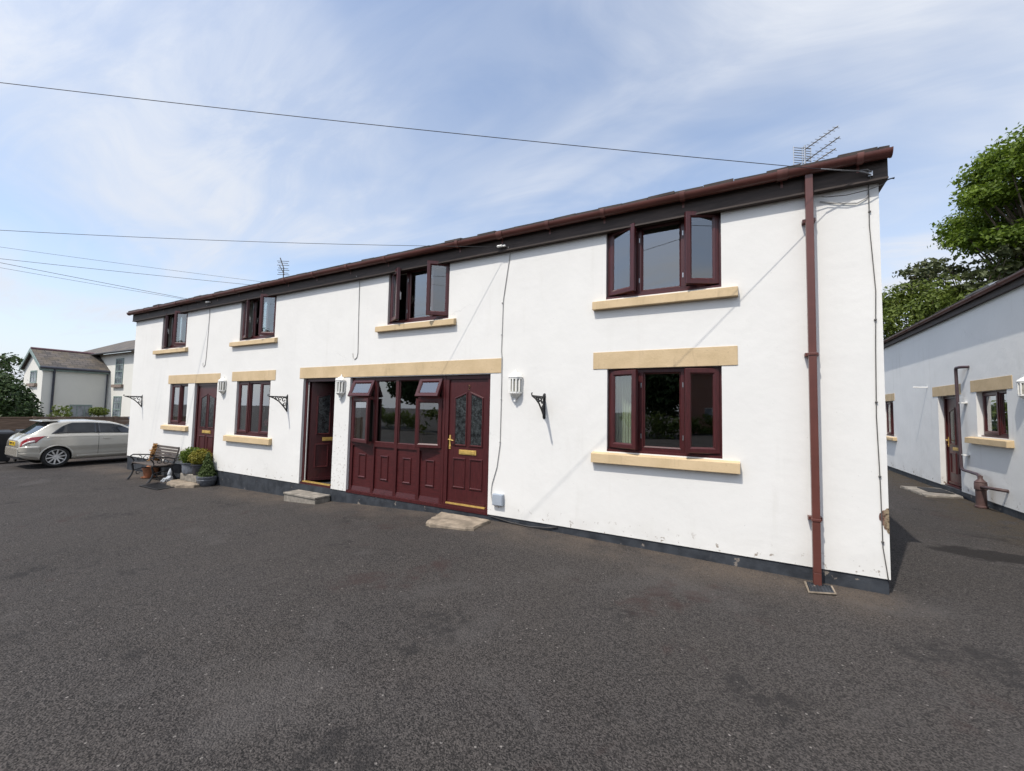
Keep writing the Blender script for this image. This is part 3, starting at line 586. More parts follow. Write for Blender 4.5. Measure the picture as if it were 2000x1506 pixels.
w2 = MB(TR); w2.box(1.22, 1.5, .281, 4.8, -.01, 4.0); w2.add([(1.22, .281, 4.0), (1.22, 4.8, 4.0), (1.22, 2.4, 4.93), (1.5, .281, 4.0), (1.5, 4.8, 4.0), (1.5, 2.4, 4.93)], [(0, 1, 2), (5, 4, 3), (0, 3, 4, 1), (1, 4, 5, 2), (2, 5, 3, 0)]); w2.build('side_wall', M['render2'], ph)
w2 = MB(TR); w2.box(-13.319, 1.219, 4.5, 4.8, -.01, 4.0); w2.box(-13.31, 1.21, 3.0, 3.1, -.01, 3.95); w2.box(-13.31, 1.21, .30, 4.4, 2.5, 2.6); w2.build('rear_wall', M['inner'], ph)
w2 = MB(TR); w2.box(-13.59, 1.49, .012, 4.79, -1, -.012); w2.build('plinth', M['plinth'], ph)
r2 = MB(TR); s2 = .42
r2.hexa([(-13.75, -.10, 4.02), (1.65, -.10, 4.02), (1.65, 2.4, 4.03+2.5*s2), (-13.75, 2.4, 4.03+2.5*s2), (-13.75, -.10, 4.09), (1.65, -.10, 4.09), (1.65, 2.4, 4.10+2.5*s2), (-13.75, 2.4, 4.10+2.5*s2)])
r2.hexa([(-13.75, 2.4, 4.03+2.5*s2), (1.65, 2.4, 4.03+2.5*s2), (1.65, 5.02, 3.99), (-13.75, 5.02, 3.99), (-13.75, 2.4, 4.10+2.5*s2), (1.65, 2.4, 4.10+2.5*s2), (1.65, 5.02, 4.06), (-13.75, 5.02, 4.06)])
u = -13.76
while u < 1.6:
    e = random.uniform(-.02, .01); lf = random.uniform(0, .02); r2.hexa([(u, -.155+e, 4.075+lf), (u+.32, -.155+e, 4.075+lf), (u+.32, .15, 4.19+lf), (u, .15, 4.19+lf), (u, -.155+e, 4.095+lf), (u+.32, -.155+e, 4.095+lf), (u+.32, .15, 4.21+lf), (u, .15, 4.21+lf)]); u += .325
r2.build('roof', M['tile'], ph)
f2 = MB(TR); f2.box(-13.7, 1.6, -.075, -.05, 3.90, 4.05); f2.box(-13.7, 1.6, -.049, -.004, 3.905, 3.92); f2.build('fascia', M['fascia'], ph)
g2 = MB(TR); rp = [(.055*math.cos(math.pi+math.pi*i/8), .06*math.sin(math.pi+math.pi*i/8)) for i in range(9)]; rp = rp+[(a*.9, b*.9) for a, b in reversed(rp)]
g2.add([(uu, -.132+a, 4.07+b) for uu in (-13.75, 1.65) for a, b in rp], [(i, (i+1) % len(rp), len(rp)+(i+1) % len(rp), len(rp)+i) for i in range(len(rp))]+[tuple(range(len(rp))), tuple(range(2*len(rp)-1, len(rp)-1, -1))])
g2o = g2.build('gutter', M['gutter'], ph, True)
for uu in [-12.8+i*.95 for i in range(14)]:
    c = MB(TR); c.add([(uu+q, -.132+a, 4.07+b) for q in (-.025, .025) for a, b in [(.062*math.cos(math.pi+math.pi*i/8), .067*math.sin(math.pi+math.pi*i/8)) for i in range(9)]], [(i, i+1, 10+i, 9+i) for i in range(8)]); c.build('bracket', M['gutter'], g2o)
rl = MB(TR); rl.hexa([(-6.7, -.06, 4.14), (-5.75, -.06, 4.14), (-5.75, .75, 4.46), (-6.7, .75, 4.46), (-6.7, -.08, 4.19), (-5.75, -.08, 4.19), (-5.75, .73, 4.51), (-6.7, .73, 4.51)]); rl.build('roof_window', M['steel'], ph)
window(ph, TR, *RW0, [(.51, 'L', 0), (.51, 'F', 0)], .08); window(ph, TR, *RW1, [(.60, 'L', 0), (.53, 'F', 0)], .10)
door_frame(ph, TR, *RD[:2], 0, RD[3], .10); door_leaf(ph, TR, RD[0]+.08, RD[1]-.08, .04, RD[3]-.07, .13, handle=True)
for s_ in ((-13.15, -11.67, .865, .98), (-6.93, -5.335, 1.09, 1.235)): sill(ph, TR, *s_, .10)
for s_ in ((-13.1, -11.77, 2.125, 2.355), (-8.82, -7.29, 2.133, 2.372), (-6.84, -5.30, 2.157, 2.398)): lintel(ph, TR, *s_)

# ------------------------------------------------------------------ wall lanterns
def lantern(loc, label, rz=0):
    t = thing('wall_lantern', label, 'wall light', (0, 0, 0), 'white half lanterns on the walls')
    b = MB(); b.box(-.055, .055, -.022, -.001, -.16, .14); b.build('back_plate', M['white'], t, bevel=.006)
    n = 6; half = lambda r: [(r*math.cos(math.pi+math.pi*i/n), r*.95*math.sin(math.pi+math.pi*i/n)-.02) for i in range(n+1)]
    def slab(mb, r0, r1, z0, z1):
        a, c = half(r0), half(r1); k = n+1; mb.add([(p[0], p[1], z0) for p in a]+[(p[0], p[1], z1) for p in c], [tuple(range(k-1, -1, -1)), tuple(range(k, 2*k))]+[(i, (i+1) % k, k+(i+1) % k, k+i) for i in range(k)])
    cg = MB(); slab(cg, .105, .105, -.115, -.09); slab(cg, .108, .112, .10, .13)
    for (p, q) in half(.098): cg.box(p-.011, p+.011, q-.009, q+.009, -.09, .10)
    cg.build('cage', M['white'], t)
    gl = MB(); slab(gl, .088, .088, -.0895, .0995); gl.build('lantern_glass', M['lampglass'], t)
    rf_ = MB(); slab(rf_, .118, .10, .1305, .16); slab(rf_, .095, .05, .16, .20); slab(rf_, .03, .02, .20, .225); slab(rf_, .016, .008, .225, .255); rf_.build('cap', M['white'], t)
    ft = MB(); slab(ft, .06, .10, -.15, -.1155); slab(ft, .022, .055, -.19, -.15); ft.tube([(0, -.035, -.19), (0, -.04, -.235)], [.014, .02], 8); ft.build('finial', M['white'], t)
    t.location = loc; t.rotation_euler = (0, 0, rz); return t
def lantern_copy(src, loc, label, rz=0): return dup(src, loc, rz, label)
LN = lantern((-2.945, 0, 1.955), 'white half lantern on the wall right of the maroon screen, beside a black bracket')
lantern_copy(LN, (-6.80, 0, 1.965), 'white half lantern on the narrow pier between the open door and the glazed screen')
lantern_copy(LN, (-11.03, 0, 2.02), 'white half lantern between the far left door and a three light window')
lantern_copy(LN, (4.30, 4.86, 2.12), 'white half lantern on the passage building at the right picture edge', R(-90))

# ------------------------------------------------------------------ hanging basket brackets
def basket_bracket(loc, label, cat='bracket'):
    t = thing('basket_bracket', label, cat, (0, 0, 0), 'black hanging basket brackets')
    P = lambda pts: [(0, -a, b) for a, b in pts]
    mb = MB(); mb.box(-.02, .02, -.014, -.001, -.30, .03); mb.tube(P([(.006, .0), (.20, .0), (.40, .0)]), .014, 6)
    mb.tube(P([(.40, 0), (.42, .012), (.425, .035), (.41, .045)]), .009, 6); mb.tube(P([(.38, -.004), (.30, -.03), (.18, -.10), (.08, -.20), (.01, -.29)]), .013, 6)
    mb.lathe((0, -.008, .035), [(.001, 0), (.022, .008), (.001, .016)], 8, 'y', False); mb.lathe((0, -.008, -.30), [(.001, 0), (.022, .008), (.001, .016)], 8, 'y', False)
    mb.build('arm', M['iron'], t)
    sc = MB()
    for (cx, cy, r0, a0, a1) in ((.07, -.065, .058, 2.6, -3.4), (.165, -.048, .044, 2.8, -3.2), (.245, -.032, .030, 3.0, -3.0), (.055, -.165, .040, 2.2, -3.8)):
        sc.tube(P(arc(cx, cy, r0, .012, a0, a1, 16)), .0105, 5)
    sc.build('scroll', M['iron'], t); t.location = loc; return t
BK = basket_bracket((-2.48, 0, 1.79), 'black scrolled iron basket bracket on bare wall right of the white lantern')
dup(BK, (-8.505, 0, 1.77), None, 'black scrolled iron bracket on the wall between window and open middle door')
dup(BK, (-15.40, 0, 1.76), None, 'black scrolled iron bracket near the left end of the terrace')

# ------------------------------------------------------------------ cables, insulators, overhead wires, aerials
POLE = (-22.1, -13.4)
def cable(name, label, pts, r, mat, cat='cable', group=None, clips=()):
    mb = MB(); mb.tube(pts, r, 6); 
    for c in clips: mb.box(c[0]-.010, c[0]+.010, c[1]-.005, c[1]+.012, c[2]-.007, c[2]+.007)
    return tag(mb.build(name, mat, smooth='all'), label, cat, group)
cable('wall_cable', 'thin grey cable hooked at its end between the two far left upper windows', [(-11.9, -.09, 4.10), (-11.89, -.012, 4.03), (-11.90, -.008, 3.5), (-11.935, -.008, 2.75), (-11.96, -.008, 2.58), (-12.02, -.008, 2.53), (-12.07, -.008, 2.57), (-12.08, -.008, 2.64)], .006, M['cablew'])
cable('wall_cable', 'thin grey cable with a hooked end left of the upper middle window', [(-6.43, -.09, 4.10), (-6.42, -.012, 4.03), (-6.41, -.008, 3.3), (-6.39, -.008, 2.62), (-6.41, -.008, 2.54), (-6.47, -.008, 2.50), (-6.52, -.008, 2.55), (-6.53, -.008, 2.62)], .006, M['cablew'])
cable('wall_cable', 'long grey cable dropping past the wide lintel to a grey wall box', [(-3.09, -.09, 4.09), (-3.09, -.014, 4.03), (-3.12, -.009, 3.85), (-3.20, -.009, 3.3), (-3.215, -.009, 2.5), (-3.20, -.014, 2.38), (-3.20, -.014, 2.16), (-3.20, -.009, 1.6), (-3.205, -.009, 1.05), (-3.25, -.009, .72), (-3.33, -.009, .46), (-3.345, -.009, .32), (-3.32, -.009, .20), (-3.27, -.012, .18)], .0065, M['cablew'], clips=[(-3.215, -.012, 3.25), (-3.215, -.012, 2.75), (-3.20, -.012, 1.75), (-3.204, -.012, 1.1)])
cable('wall_cable', 'dark cable running down the right hand corner of the terrace', [(1.22, -.10, 4.10), (1.215, -.02, 4.02), (1.215, -.009, 3.6), (1.25, -.009, 2.9), (1.235, -.009, 2.3), (1.225, -.009, 1.6), (1.24, -.009, .9), (1.245, -.009, .3), (1.27, -.007, .08), (1.28, -.007, -.02)], .0048, M['cabled'], clips=[(1.22, -.012, 3.75), (1.24, -.012, 2.6), (1.228, -.012, 1.75), (1.238, -.012, 1.0), (1.245, -.012, .35)])
cable('wall_cable', 'slack dark cable loop slung under the fascia beside the downpipe', [(.74, -.09, 4.00), (.85, -.06, 3.97), (1.02, -.07, 3.945), (1.2, -.07, 3.96), (1.33, -.05, 4.0), (1.37, -.02, 4.05)], .0045, M['cable'])
cable('wall_cable', 'second slack grey loop hanging lower beside the top of the downpipe', [(.80, -.01, 3.95), (.95, -.014, 3.90), (1.12, -.014, 3.86), (1.2, -.01, 3.90), (1.215, -.009, 3.97)], .005, M['cablew'])
cable('wall_cable', 'black cable sagging across the plinth beside the flagstone step', [(-3.35, .0, -.03), (-3.0, -.012, -.07), (-2.7, -.012, -.085), (-2.4, -.01, -.06), (-2.25, 0, -.03)], .009, M['cable'])
def insulator(loc, label):
    mb = MB(); mb.lathe(loc, [(.008, -.05), (.02, -.04), (.02, -.01), (.012, 0), (.02, .01), (.02, .04), (.008, .05)], 8, 'x'); mb.box(loc[0]+.05, loc[0]+.09, -.12, -.076, loc[2]-.012, loc[2]+.012)
    return tag(mb.build('insulator', M['white'], smooth=True), label, 'insulator', 'insulators on the fascia')
insulator((-3.22, -.12, 4.112), 'small white insulator on the fascia above the grey wall cable')
insulator((-11.82, -.12, 4.163), 'small white insulator on the fascia between the two far left windows')
br_ = MB(); br_.box(1.20, 1.235, -.10, -.077, 4.09, 4.14); br_.tube([(1.12, -.12, 4.155), (1.17, -.125, 4.125), (1.22, -.10, 4.10)], .007, 6); br_.tube([(1.13, -.12, 4.16), (1.19, -.125, 4.15), (1.225, -.10, 4.13)], .006, 6); br_.tube([(1.13, -.12, 4.155), (1.0, -.165, 4.17), (.78, -.24, 4.205)], .0065, 6)
tag(br_.build('wire_anchor', M['steel']), 'grey wire anchor with twisted grip on the fascia at the right corner', 'bracket')
hk = MB(); hk.tube([(1.362, -.02, 4.05), (1.40, -.03, 4.052), (1.42, -.03, 4.05)], [.007, .006, .010], 6); tag(hk.build('wire_hook', M['cable']), 'short dark hook sticking out past the right end of the fascia', 'hook')
wires = [((.78, -.24, 4.205), (POLE[0], POLE[1], 6.968), .30, .0036, 'topmost overhead wire running to the fascia at the right corner'),
         ((-3.27, -.12, 4.112), (POLE[0], POLE[1], 4.85), .52, .0034, 'nearly level overhead wire ending at the insulator above the wide lintel'),
         ((-11.87, -.12, 4.163), (POLE[0], POLE[1], 6.404), .12, .005, 'second lowest of the wires on the fascia near the left end'),
         ((-11.87, -.12, 4.15), (POLE[0], POLE[1], 6.02), .14, .0036, 'lowest thin wire ending on the fascia near the left end'),
         ((-12.4, 2.4, 5.26), (POLE[0], POLE[1], 4.826), .15, .005, 'middle wire passing over the left end of the roof'),
         ((-12.0, 2.5, 5.30), (POLE[0], POLE[1], 5.462), .15, .0036, 'faint upper wire of the three passing over the left roof end')]
for a, b, sag, r, lb in wires: cable('overhead_wire', lb, bezier_wire(a, b, sag), r, M['cable'], 'wire', 'overhead wires')
pole = thing('utility_pole', 'brown timber pole that carries the overhead wires, left of the forecourt', 'pole', (POLE[0], POLE[1], -.5))
p_ = MB(); p_.tube([(POLE[0], POLE[1], -.6), (POLE[0], POLE[1], 7.2)], [.14, .11], 10); p_.build('shaft', M['bark'], pole, True)
p_ = MB(); p_.box(POLE[0]-.5, POLE[0]+.5, POLE[1]-.05, POLE[1]+.05, 6.6, 6.7); p_.build('crossarm', M['bark'], pole)
def yagi(mb, a, b, n, el, axis):
    a = Vector(a); b = Vector(b); mb.tube([a, b], .0085, 6)
    for i in range(n):
        p = a+(b-a)*((i+.5)/n); e = Vector(axis)*el*(1-.25*i/n); mb.tube([p-e, p+e], .0045, 4)
ae = thing('tv_aerial', 'large tv aerial with three booms and a grid reflector near the right roof end', 'aerial', (.93, 2.08, 5.25))
ax = (.72, .55, 0)
a_ = MB(); a_.tube([(.93, 2.08, 5.2), (.93, 2.08, 5.78)], .014, 8); a_.build('mast', M['steel'], ae)
for (p, q, n_) in (((.928, 2.05, 5.70), (1.267, 1.627, 5.70), 8), ((.94, 2.18, 5.57), (1.292, 1.685, 5.57), 8), ((1.0, 2.06, 5.44), (1.251, 1.74, 5.44), 6)):
    a_ = MB(); yagi(a_, p, q, n_, .078, ax); a_.build('boom', M['cablew'], ae)
a_ = MB()
for k in range(10): a_.tube([(.93-.15, 2.08-.05, 5.40+.04*k), (.93+.09, 2.08+.11, 5.40+.04*k)], .0065, 5)
for (p, q) in ((-.15, -.05), (-.03, .03), (.09, .11)): a_.tube([(.93+p, 2.08+q, 5.38), (.93+p, 2.08+q, 5.78)], .007, 5)
a_.build('reflector', M['steel'], ae)
ae2 = thing('tv_aerial', 'small distant tv aerial with short cross bars above the middle roof', 'aerial', (-12.26, 2.1, 5.25))
a_ = MB(); a_.tube([(-12.24, 2.1, 5.2), (-12.26, 2.1, 5.8), (-12.46, 2.1, 6.15)], .016, 6); a_.build('mast', M['cable'], ae2)
a_ = MB()
for k, zz in enumerate((5.60, 5.66, 5.74, 5.80, 5.90, 5.97, 6.03)):
    l_ = .17 if k % 2 else .22; cx = -12.26-(zz-5.6)*.12; a_.tube([(cx-l_, 2.1-.05, zz+.02), (cx+l_, 2.1+.05, zz-.03)], .009, 5)
a_.tube([(-12.48, 2.1, 5.92), (-12.22, 2.1, 5.60)], .012, 5); a_.build('element', M['cable'], ae2)

# grey wall box
b = MB(); b.box(-3.295, -3.115, -.055, -.001, .152, .325); t = b.build('wall_box', M['boxgrey'], bevel=.008); tag(t, 'small grey plastic meter box low on the wall right of the numbered door', 'meter box')
b = MB(); b.box(-3.285, -3.125, -.061, -.054, .162, .315); b.build('cover', M['boxgrey'], t, bevel=.003)

# ------------------------------------------------------------------ steps, slabs, drain covers
def rough_slab(poly, z0, z1, jit=.012, seed=1):
    rr = random.Random(seed); P = []
    for i in range(len(poly)):
        a, b2 = poly[i], poly[(i+1) % len(poly)]; n = max(2, int(math.hypot(b2[0]-a[0], b2[1]-a[1])/.07))
        for k in range(n): P.append((a[0]+(b2[0]-a[0])*k/n+rr.uniform(-jit, jit), a[1]+(b2[1]-a[1])*k/n+rr.uniform(-jit, jit)))
    cx = sum(p[0] for p in P)/len(P); cy = sum(p[1] for p in P)/len(P); n = len(P); mb = MB()
    ins = [(cx+(p[0]-cx)*.975, cy+(p[1]-cy)*.965) for p in P]
    mb.add([(p[0], p[1], z0) for p in P]+[(p[0]+rr.uniform(-.008, .008), p[1]+rr.uniform(-.008, .008), z1-.02+rr.uniform(-.008, .006)) for p in P]+[(p[0], p[1], z1+rr.uniform(-.003, .003)) for p in ins],
           [tuple(range(n-1, -1, -1)), tuple(range(2*n, 3*n))]+[(i, (i+1) % n, n+(i+1) % n, n+i) for i in range(n)]+[(n+i, n+(i+1) % n, 2*n+(i+1) % n, 2*n+i) for i in range(n)])
    return mb
tag(rough_slab([(-4.17, -.15), (-3.27, -.12), (-3.26, -.60), (-3.36, -.66), (-3.9, -.75), (-4.03, -.70)], -.16, -.045, .014, 3).build('stone_slab', M['flag']), 'rough flat sandstone doorstep slab below the numbered maroon door', 'doorstep', 'stone doorsteps')
b = MB(); b.box(-7.95, -7.0, -.33, .0, -.40, -.165); b.box(-7.96, -6.99, -.345, .0, -.164, -.125); tag(b.build('stone_step', M['concrete'], bevel=.01), 'thick rectangular concrete step below the open middle door', 'doorstep', 'stone doorsteps')
tag(rough_slab([(-12.25, -.05), (-11.2, -.04), (-11.15, -.45), (-11.45, -.66), (-12.0, -.64), (-12.3, -.45)], -.42, -.30, .015, 5).build('stone_slab', M['flag']), 'broken flat stone slab on the ground under the pale step by the bench', 'doorstep', 'stone doorsteps')
b = MB(); b.box(-12.16, -11.38, -.31, .0, -.298, -.13); tag(b.build('stone_step', M['concrete'], bevel=.012), 'pale block step carrying the round plant pots at the left door', 'doorstep', 'stone doorsteps')
def cover(name, label, pts, z, n):
    mb = MB(); (a, b2, c, d) = [Vector((*p, z)) for p in pts]
    L = lambda u, v: (a*(1-u)+b2*u)*(1-v)+(d*(1-u)+c*u)*v
    def bar(u0, u1, v0, v1, h): q = [L(u0, v0), L(u1, v0), L(u1, v1), L(u0, v1)]; mb.hexa([tuple(p) for p in q]+[tuple(p+Vector((0, 0, h))) for p in q])
    bar(0, 1, 0, 1, .006)
    bar(0, 1, 0, .06, .016); bar(0, 1, .94, 1, .016); bar(0, .05, .06, .94, .016); bar(.95, 1, .06, .94, .016)
    for i in range(n): bar(.05+.9*(i+.25)/n, .05+.9*(i+.75)/n, .08, .92, .012)
    return tag(mb.build(name, M['blackgloss'] if n > 8 else M['plinth']), label, 'drain cover')
cover('drain_cover', 'dark rectangular ribbed cover in the tarmac in front of the bench', [(-12.4, -1.02), (-11.5, -1.02), (-11.6, -.60), (-12.5, -.60)], ground_z(-12, -1)+.004, 14)
dc = cover('drain_cover', 'small tilted drain cover at the foot of the brown downpipe', [(.60, -.39), (.80, -.30), (.80, -.11), (.60, -.11)], ground_z(.7, -.2)+.006, 6)
e = MB(); zz = ground_z(.7, -.2)+.004; e.tube([(.585, -.11, zz+.012), (.585, -.40, zz+.012), (.81, -.31, zz+.012), (.81, -.11, zz+.012)], .011, 5); e.build('frame', M['flag'], dc)
tag(rough_slab([(3.50, 8.35), (4.28, 8.5), (4.28, 7.3), (3.62, 7.1)], -.16, -.10, .01, 8).build('stone_slab', M['concrete']), 'thin grey slab on the passage ground at the side door', 'doorstep', 'stone doorsteps')
b = MB(); b.box(3.78, 4.22, 7.55, 8.25, -.099, -.082); tag(b.build('door_mat', M['rubber'], bevel=.006), 'black door mat lying on the slab at the passage door', 'door mat')

# ------------------------------------------------------------------ waste pipe, hopper, stub on the passage wall
wp = thing('waste_pipe', 'purple brown bent waste pipe left of the passage window dropping into a gully', 'pipe', (4.2, 7.1, -.1))
b = MB(); b.tube([(4.30, 6.86, 2.70), (4.23, 6.92, 2.705), (4.20, 7.02, 2.71), (4.20, 7.17, 2.71), (4.20, 7.19, 2.68), (4.20, 7.185, 2.5), (4.20, 7.12, .58), (4.20, 7.10, .52), (4.20, 7.02, .50), (4.18, 6.4, .49), (4.17, 6.28, .47), (4.165, 6.24, .40)], .03, 10); b.build('pipe', simple('purple_brown_plastic', (.060, .036, .040), .2, 6, .45), wp, True)
for zz in (1.94, .82):
    b = MB(); b.box(4.2, 4.299, 7.0, 7.13, zz-.012, zz+.012); b.build('pipe_clip', M['white'], wp)
gl_ = thing('gully_pot', 'stubby purple brown upright gully pipe with a side branch by the passage wall', 'pipe', (4.17, 6.22, -.14))
mat_pb = simple('rusty_brown_pipe', (.075, .042, .038), .3, 6, .6, 0, .3)
b = MB(); b.lathe((4.165, 6.22, -.14), [(.095, 0), (.095, .03), (.078, .04), (.078, .34), (.092, .35), (.092, .47), (.086, .48), (.09, .50), (.075, .51), (.036, .56), (.034, .62)], 20); b.build('body', mat_pb, gl_, True)
b = MB(); b.tube([(4.15, 6.15, .27), (4.16, 5.85, .29), (4.18, 5.66, .30), (4.25, 5.6, .295), (4.30, 5.6, .29)], .03, 8); b.build('branch', mat_pb, gl_, True)
b = MB(); b.tube([(4.30, 9.15, 2.39), (4.02, 9.15, 2.395)], .016, 8); tag(b.build('overflow_pipe', M['white']), 'thin white overflow pipe sticking out of the passage wall left of its door', 'pipe')

# ------------------------------------------------------------------ foliage helper
def leaves(mb_v, mb_f, c, rad, n, size, rnd, shell=.55, up=.35, flat=1.0, jit=.10):
    c = np.array(c); rad = np.array(rad if hasattr(rad, '__len__') else (rad,)*3)
    d = rnd.normal(size=(n, 3)); d /= np.linalg.norm(d, axis=1)[:, None]
    r = shell+(1-shell)*rnd.random(n)**.8; r *= 1+jit*rnd.normal(size=n)
    P = c+d*rad*r[:, None]
    nr = d*.6+rnd.normal(size=(n, 3))*.55+np.array((0, 0, up)); nr /= np.linalg.norm(nr, axis=1)[:, None]
    t = np.cross(nr, rnd.normal(size=(n, 3))); t /= np.linalg.norm(t, axis=1)[:, None]; b = np.cross(nr, t)
    s = size*(.6+.8*rnd.random(n))[:, None]; fold = nr*s*.22
    q = np.stack([P-t*s, P-b*s*.55*flat+fold, P+t*s, P+b*s*.55*flat+fold], 1).reshape(-1, 3)
    o = len(mb_v); mb_v.extend(map(tuple, q)); mb_f.extend([(o+4*i, o+4*i+1, o+4*i+2) for i in range(n)]); mb_f.extend([(o+4*i, o+4*i+2, o+4*i+3) for i in range(n)])
def foliage(name, mat, parent, clumps, size, seed, **k):
    rnd = np.random.default_rng(seed); v = []; f = []
    for (c, r, n) in clumps: leaves(v, f, c, r, n, size, rnd, **k)
    me = bpy.data.meshes.new(name); o = bpy.data.objects.new(name, me); col.objects.link(o); org = ORG.get(parent.name, Vector()) if parent else Vector()
    me.from_pydata([(a-org.x, b-org.y, c-org.z) for a, b, c in v], [], f); me.materials.append(mat)
    if parent: o.parent = parent; ORG[o.name] = org
    return o
def tree(name, label, base, th, tr, clumps, size, mat, seed, cat='tree', group=None, limbs=True, **k):
    t = thing(name, label, cat, base, group); B = Vector(base); mb = MB(); rr = random.Random(seed)
    top = B+Vector((rr.uniform(-.2, .2), rr.uniform(-.2, .2), th)); mb.tube([B-Vector((0, 0, .3)), B+(top-B)*.4+Vector((rr.uniform(-.1, .1), 0, 0)), top], [tr*1.25, tr, tr*.55], 8)
    if limbs:
        for (c, r, n) in clumps:
            c = Vector(c); s = B+(top-B)*rr.uniform(.45, .95); m = (s+c)/2+Vector((0, 0, .08*(c-s).length)); w = tr*.26; mb.tube([s, m, c], [w, w*.6, w*.2], 6)
    mb.build('trunk', M['bark'], t, True); foliage('crown', mat, t, clumps, size, seed, **k); return t
def clump_cloud(c, R_, n, rmin, rmax, nl, seed, squash=1.0):
    rr = np.random.default_rng(seed); out = []
    for i in range(n):
        d = rr.normal(size=3); d /= np.linalg.norm(d); d *= (.45+.55*rr.random()**.5); r = rmin+(rmax-rmin)*rr.random()
        out.append(((c[0]+d[0]*R_[0], c[1]+d[1]*R_[1], c[2]+d[2]*R_[2]), (r, r, r*squash), int(nl*(r/rmax)**2)))
    return out

# trees behind the passage building
tree('sycamore_tree', 'tall leafy sycamore behind the passage building at the right edge', (12.2, 21.4, -.2), 8.5, .34, clump_cloud((11.9, 21.2, 11.5), (2.9, 2.7, 3.0), 78, .75, 1.35, 900, 3, .55), .098, M['leafS'], 3, group='trees behind the passage building', shell=.1)
tree('hawthorn_tree', 'thin twiggy grey green tree between the white corner and the sycamore', (9.4, 21.5, -.2), 6.6, .16, clump_cloud((9.1, 21.3, 8.2), (2.1, 1.6, 1.4), 44, .35, .8, 90, 5, .35), .12, M['leafG'], 5, group='trees behind the passage building', shell=.2)
tree('bushy_tree', 'low bright green bushy tree showing above the passage roof beside the white corner', (7.3, 21.0, -.2), 4.2, .18, clump_cloud((7.5, 20.8, 5.9), (2.2, 1.5, 1.9), 40, .6, 1.1, 520, 6, .8), .09, M['leafB'], 6, group='trees behind the passage building', shell=.35)
tree('bushy_tree', 'dark dense tree under the sycamore crown above the passage roof', (10.6, 22.2, -.2), 5.5, .2, clump_cloud((10.9, 22, 7.2), (1.8, 1.5, 1.8), 24, .7, 1.2, 420, 9, .8), .10, M['leafB'], 9, group='trees behind the passage building', shell=.35)

bh_ = foliage('passage_hedge', M['leafB'], None, [((x_*.9+rng.uniform(-.3, .3), 27+rng.uniform(-.4, .4), rng.uniform(0, 2.2)), (.8, .5, .6), 150) for x_ in range(-6, 9) for _ in range(6)], .12, 77, shell=.3); tag(bh_, 'green hedge closing the far end of the passage behind the terrace', 'hedge')
# ------------------------------------------------------------------ neighbour house on the left
nb = thing('cottage', 'old cream L shaped cottage with a slate roof beyond the fence on the left', 'house', (-34, 5, -.5))
XW, YG, YM = -33.9, 2.175, 4.923; EZ, AZ = 3.50, 4.47; XW2 = -37.2
w_ = MB(); w_.add([(XW, YG, -.6), (XW2, YG, -.6), (XW2, YG, EZ), ((XW+XW2)/2-.15, YG, AZ), (XW, YG, EZ), (XW, YM, -.6), (XW2, YM, -.6), (XW2, YM, EZ), ((XW+XW2)/2-.15, YM, AZ), (XW, YM, EZ)],
    [(0, 1, 2, 3, 4), (0, 4, 9, 5), (1, 6, 7, 2), (5, 9, 8, 7, 6)]); w_.build('wing_wall', M['render3'], nb)
w_ = MB(); w_.box(-46, -24, YM+.002, 10.5, -.6, 4.52); w_.build('main_wall', M['render3'], nb)
r_ = MB(); xm = (XW+XW2)/2-.15
for (xa, xb) in ((XW+.18, xm), (XW2-.18, xm)):
    z_a = EZ-.10; p = [(xa, YG-.15, z_a), (xa, YM, z_a), (xb, YM, AZ+.03), (xb, YG-.15, AZ+.03)]; r_.hexa(p+[(a, b, c+.06) for a, b, c in p])
rw_ = r_.build('wing_roof', M['slatey'], nb)
r_ = MB(); r_.tube([(xm, YG-.15, AZ+.09), (xm, YM+.2, AZ+.09)], .08, 8); r_.build('ridge_tile', simple('purple_ridge', (.14, .075, .085), .2, 6, .8), rw_)
r_ = MB()
for (xa, xb) in ((XW+.18, xm), (XW2-.18, xm)): r_.hexa([(xa, YG-.19, EZ-.21), (xb, YG-.19, AZ-.1), (xb, YG-.15, AZ-.1), (xa, YG-.15, EZ-.21), (xa, YG-.19, EZ-.04), (xb, YG-.19, AZ+.085), (xb, YG-.15, AZ+.085), (xa, YG-.15, EZ-.04)])
r_.box(XW+.01, XW+.14, YG-.15, YM, EZ-.26, EZ-.10); r_.build('bargeboard', M['green'], nb)
r_ = MB(); r_.tube([(XW+.20, YG-.15, EZ-.08), (XW+.20, YM-.02, EZ-.10)], .07, 8); r_.tube([(XW+.20, YG+.42, EZ-.1), (XW+.08, YG+.42, EZ-.3), (XW+.07, YG+.42, -.6)], .055, 8); r_.tube([(XW+.07, YM-.08, EZ-.2), (XW+.07, YM-.08, -.6)], .03, 6); r_.build('downpipe', simple('dark_grey_pipe', (.055, .058, .075), .2, 5, .5), nb, True)
r_ = MB(); ez = 4.50
r_.hexa([(-42, YM-.30, ez), (-23.8, YM-.30, ez), (-23.8, 7.7, ez+1.55), (-40.2, 7.7, ez+1.55), (-42, YM-.30, ez+.07), (-23.8, YM-.30, ez+.07), (-23.8, 7.7, ez+1.62), (-40.2, 7.7, ez+1.62)])
r_.hexa([(-23.8, 10.7, ez), (-46, 10.7, ez), (-40.2, 7.7, ez+1.55), (-23.8, 7.7, ez+1.55), (-23.8, 10.7, ez+.07), (-46, 10.7, ez+.07), (-40.2, 7.7, ez+1.62), (-23.8, 7.7, ez+1.62)])
r_.build('main_roof', M['slate'], nb)
r_ = MB(); r_.tube([(-36, YM-.36, ez), (-23.8, YM-.36, ez)], .06, 8); r_.build('gutter', M['cable'], nb, True)
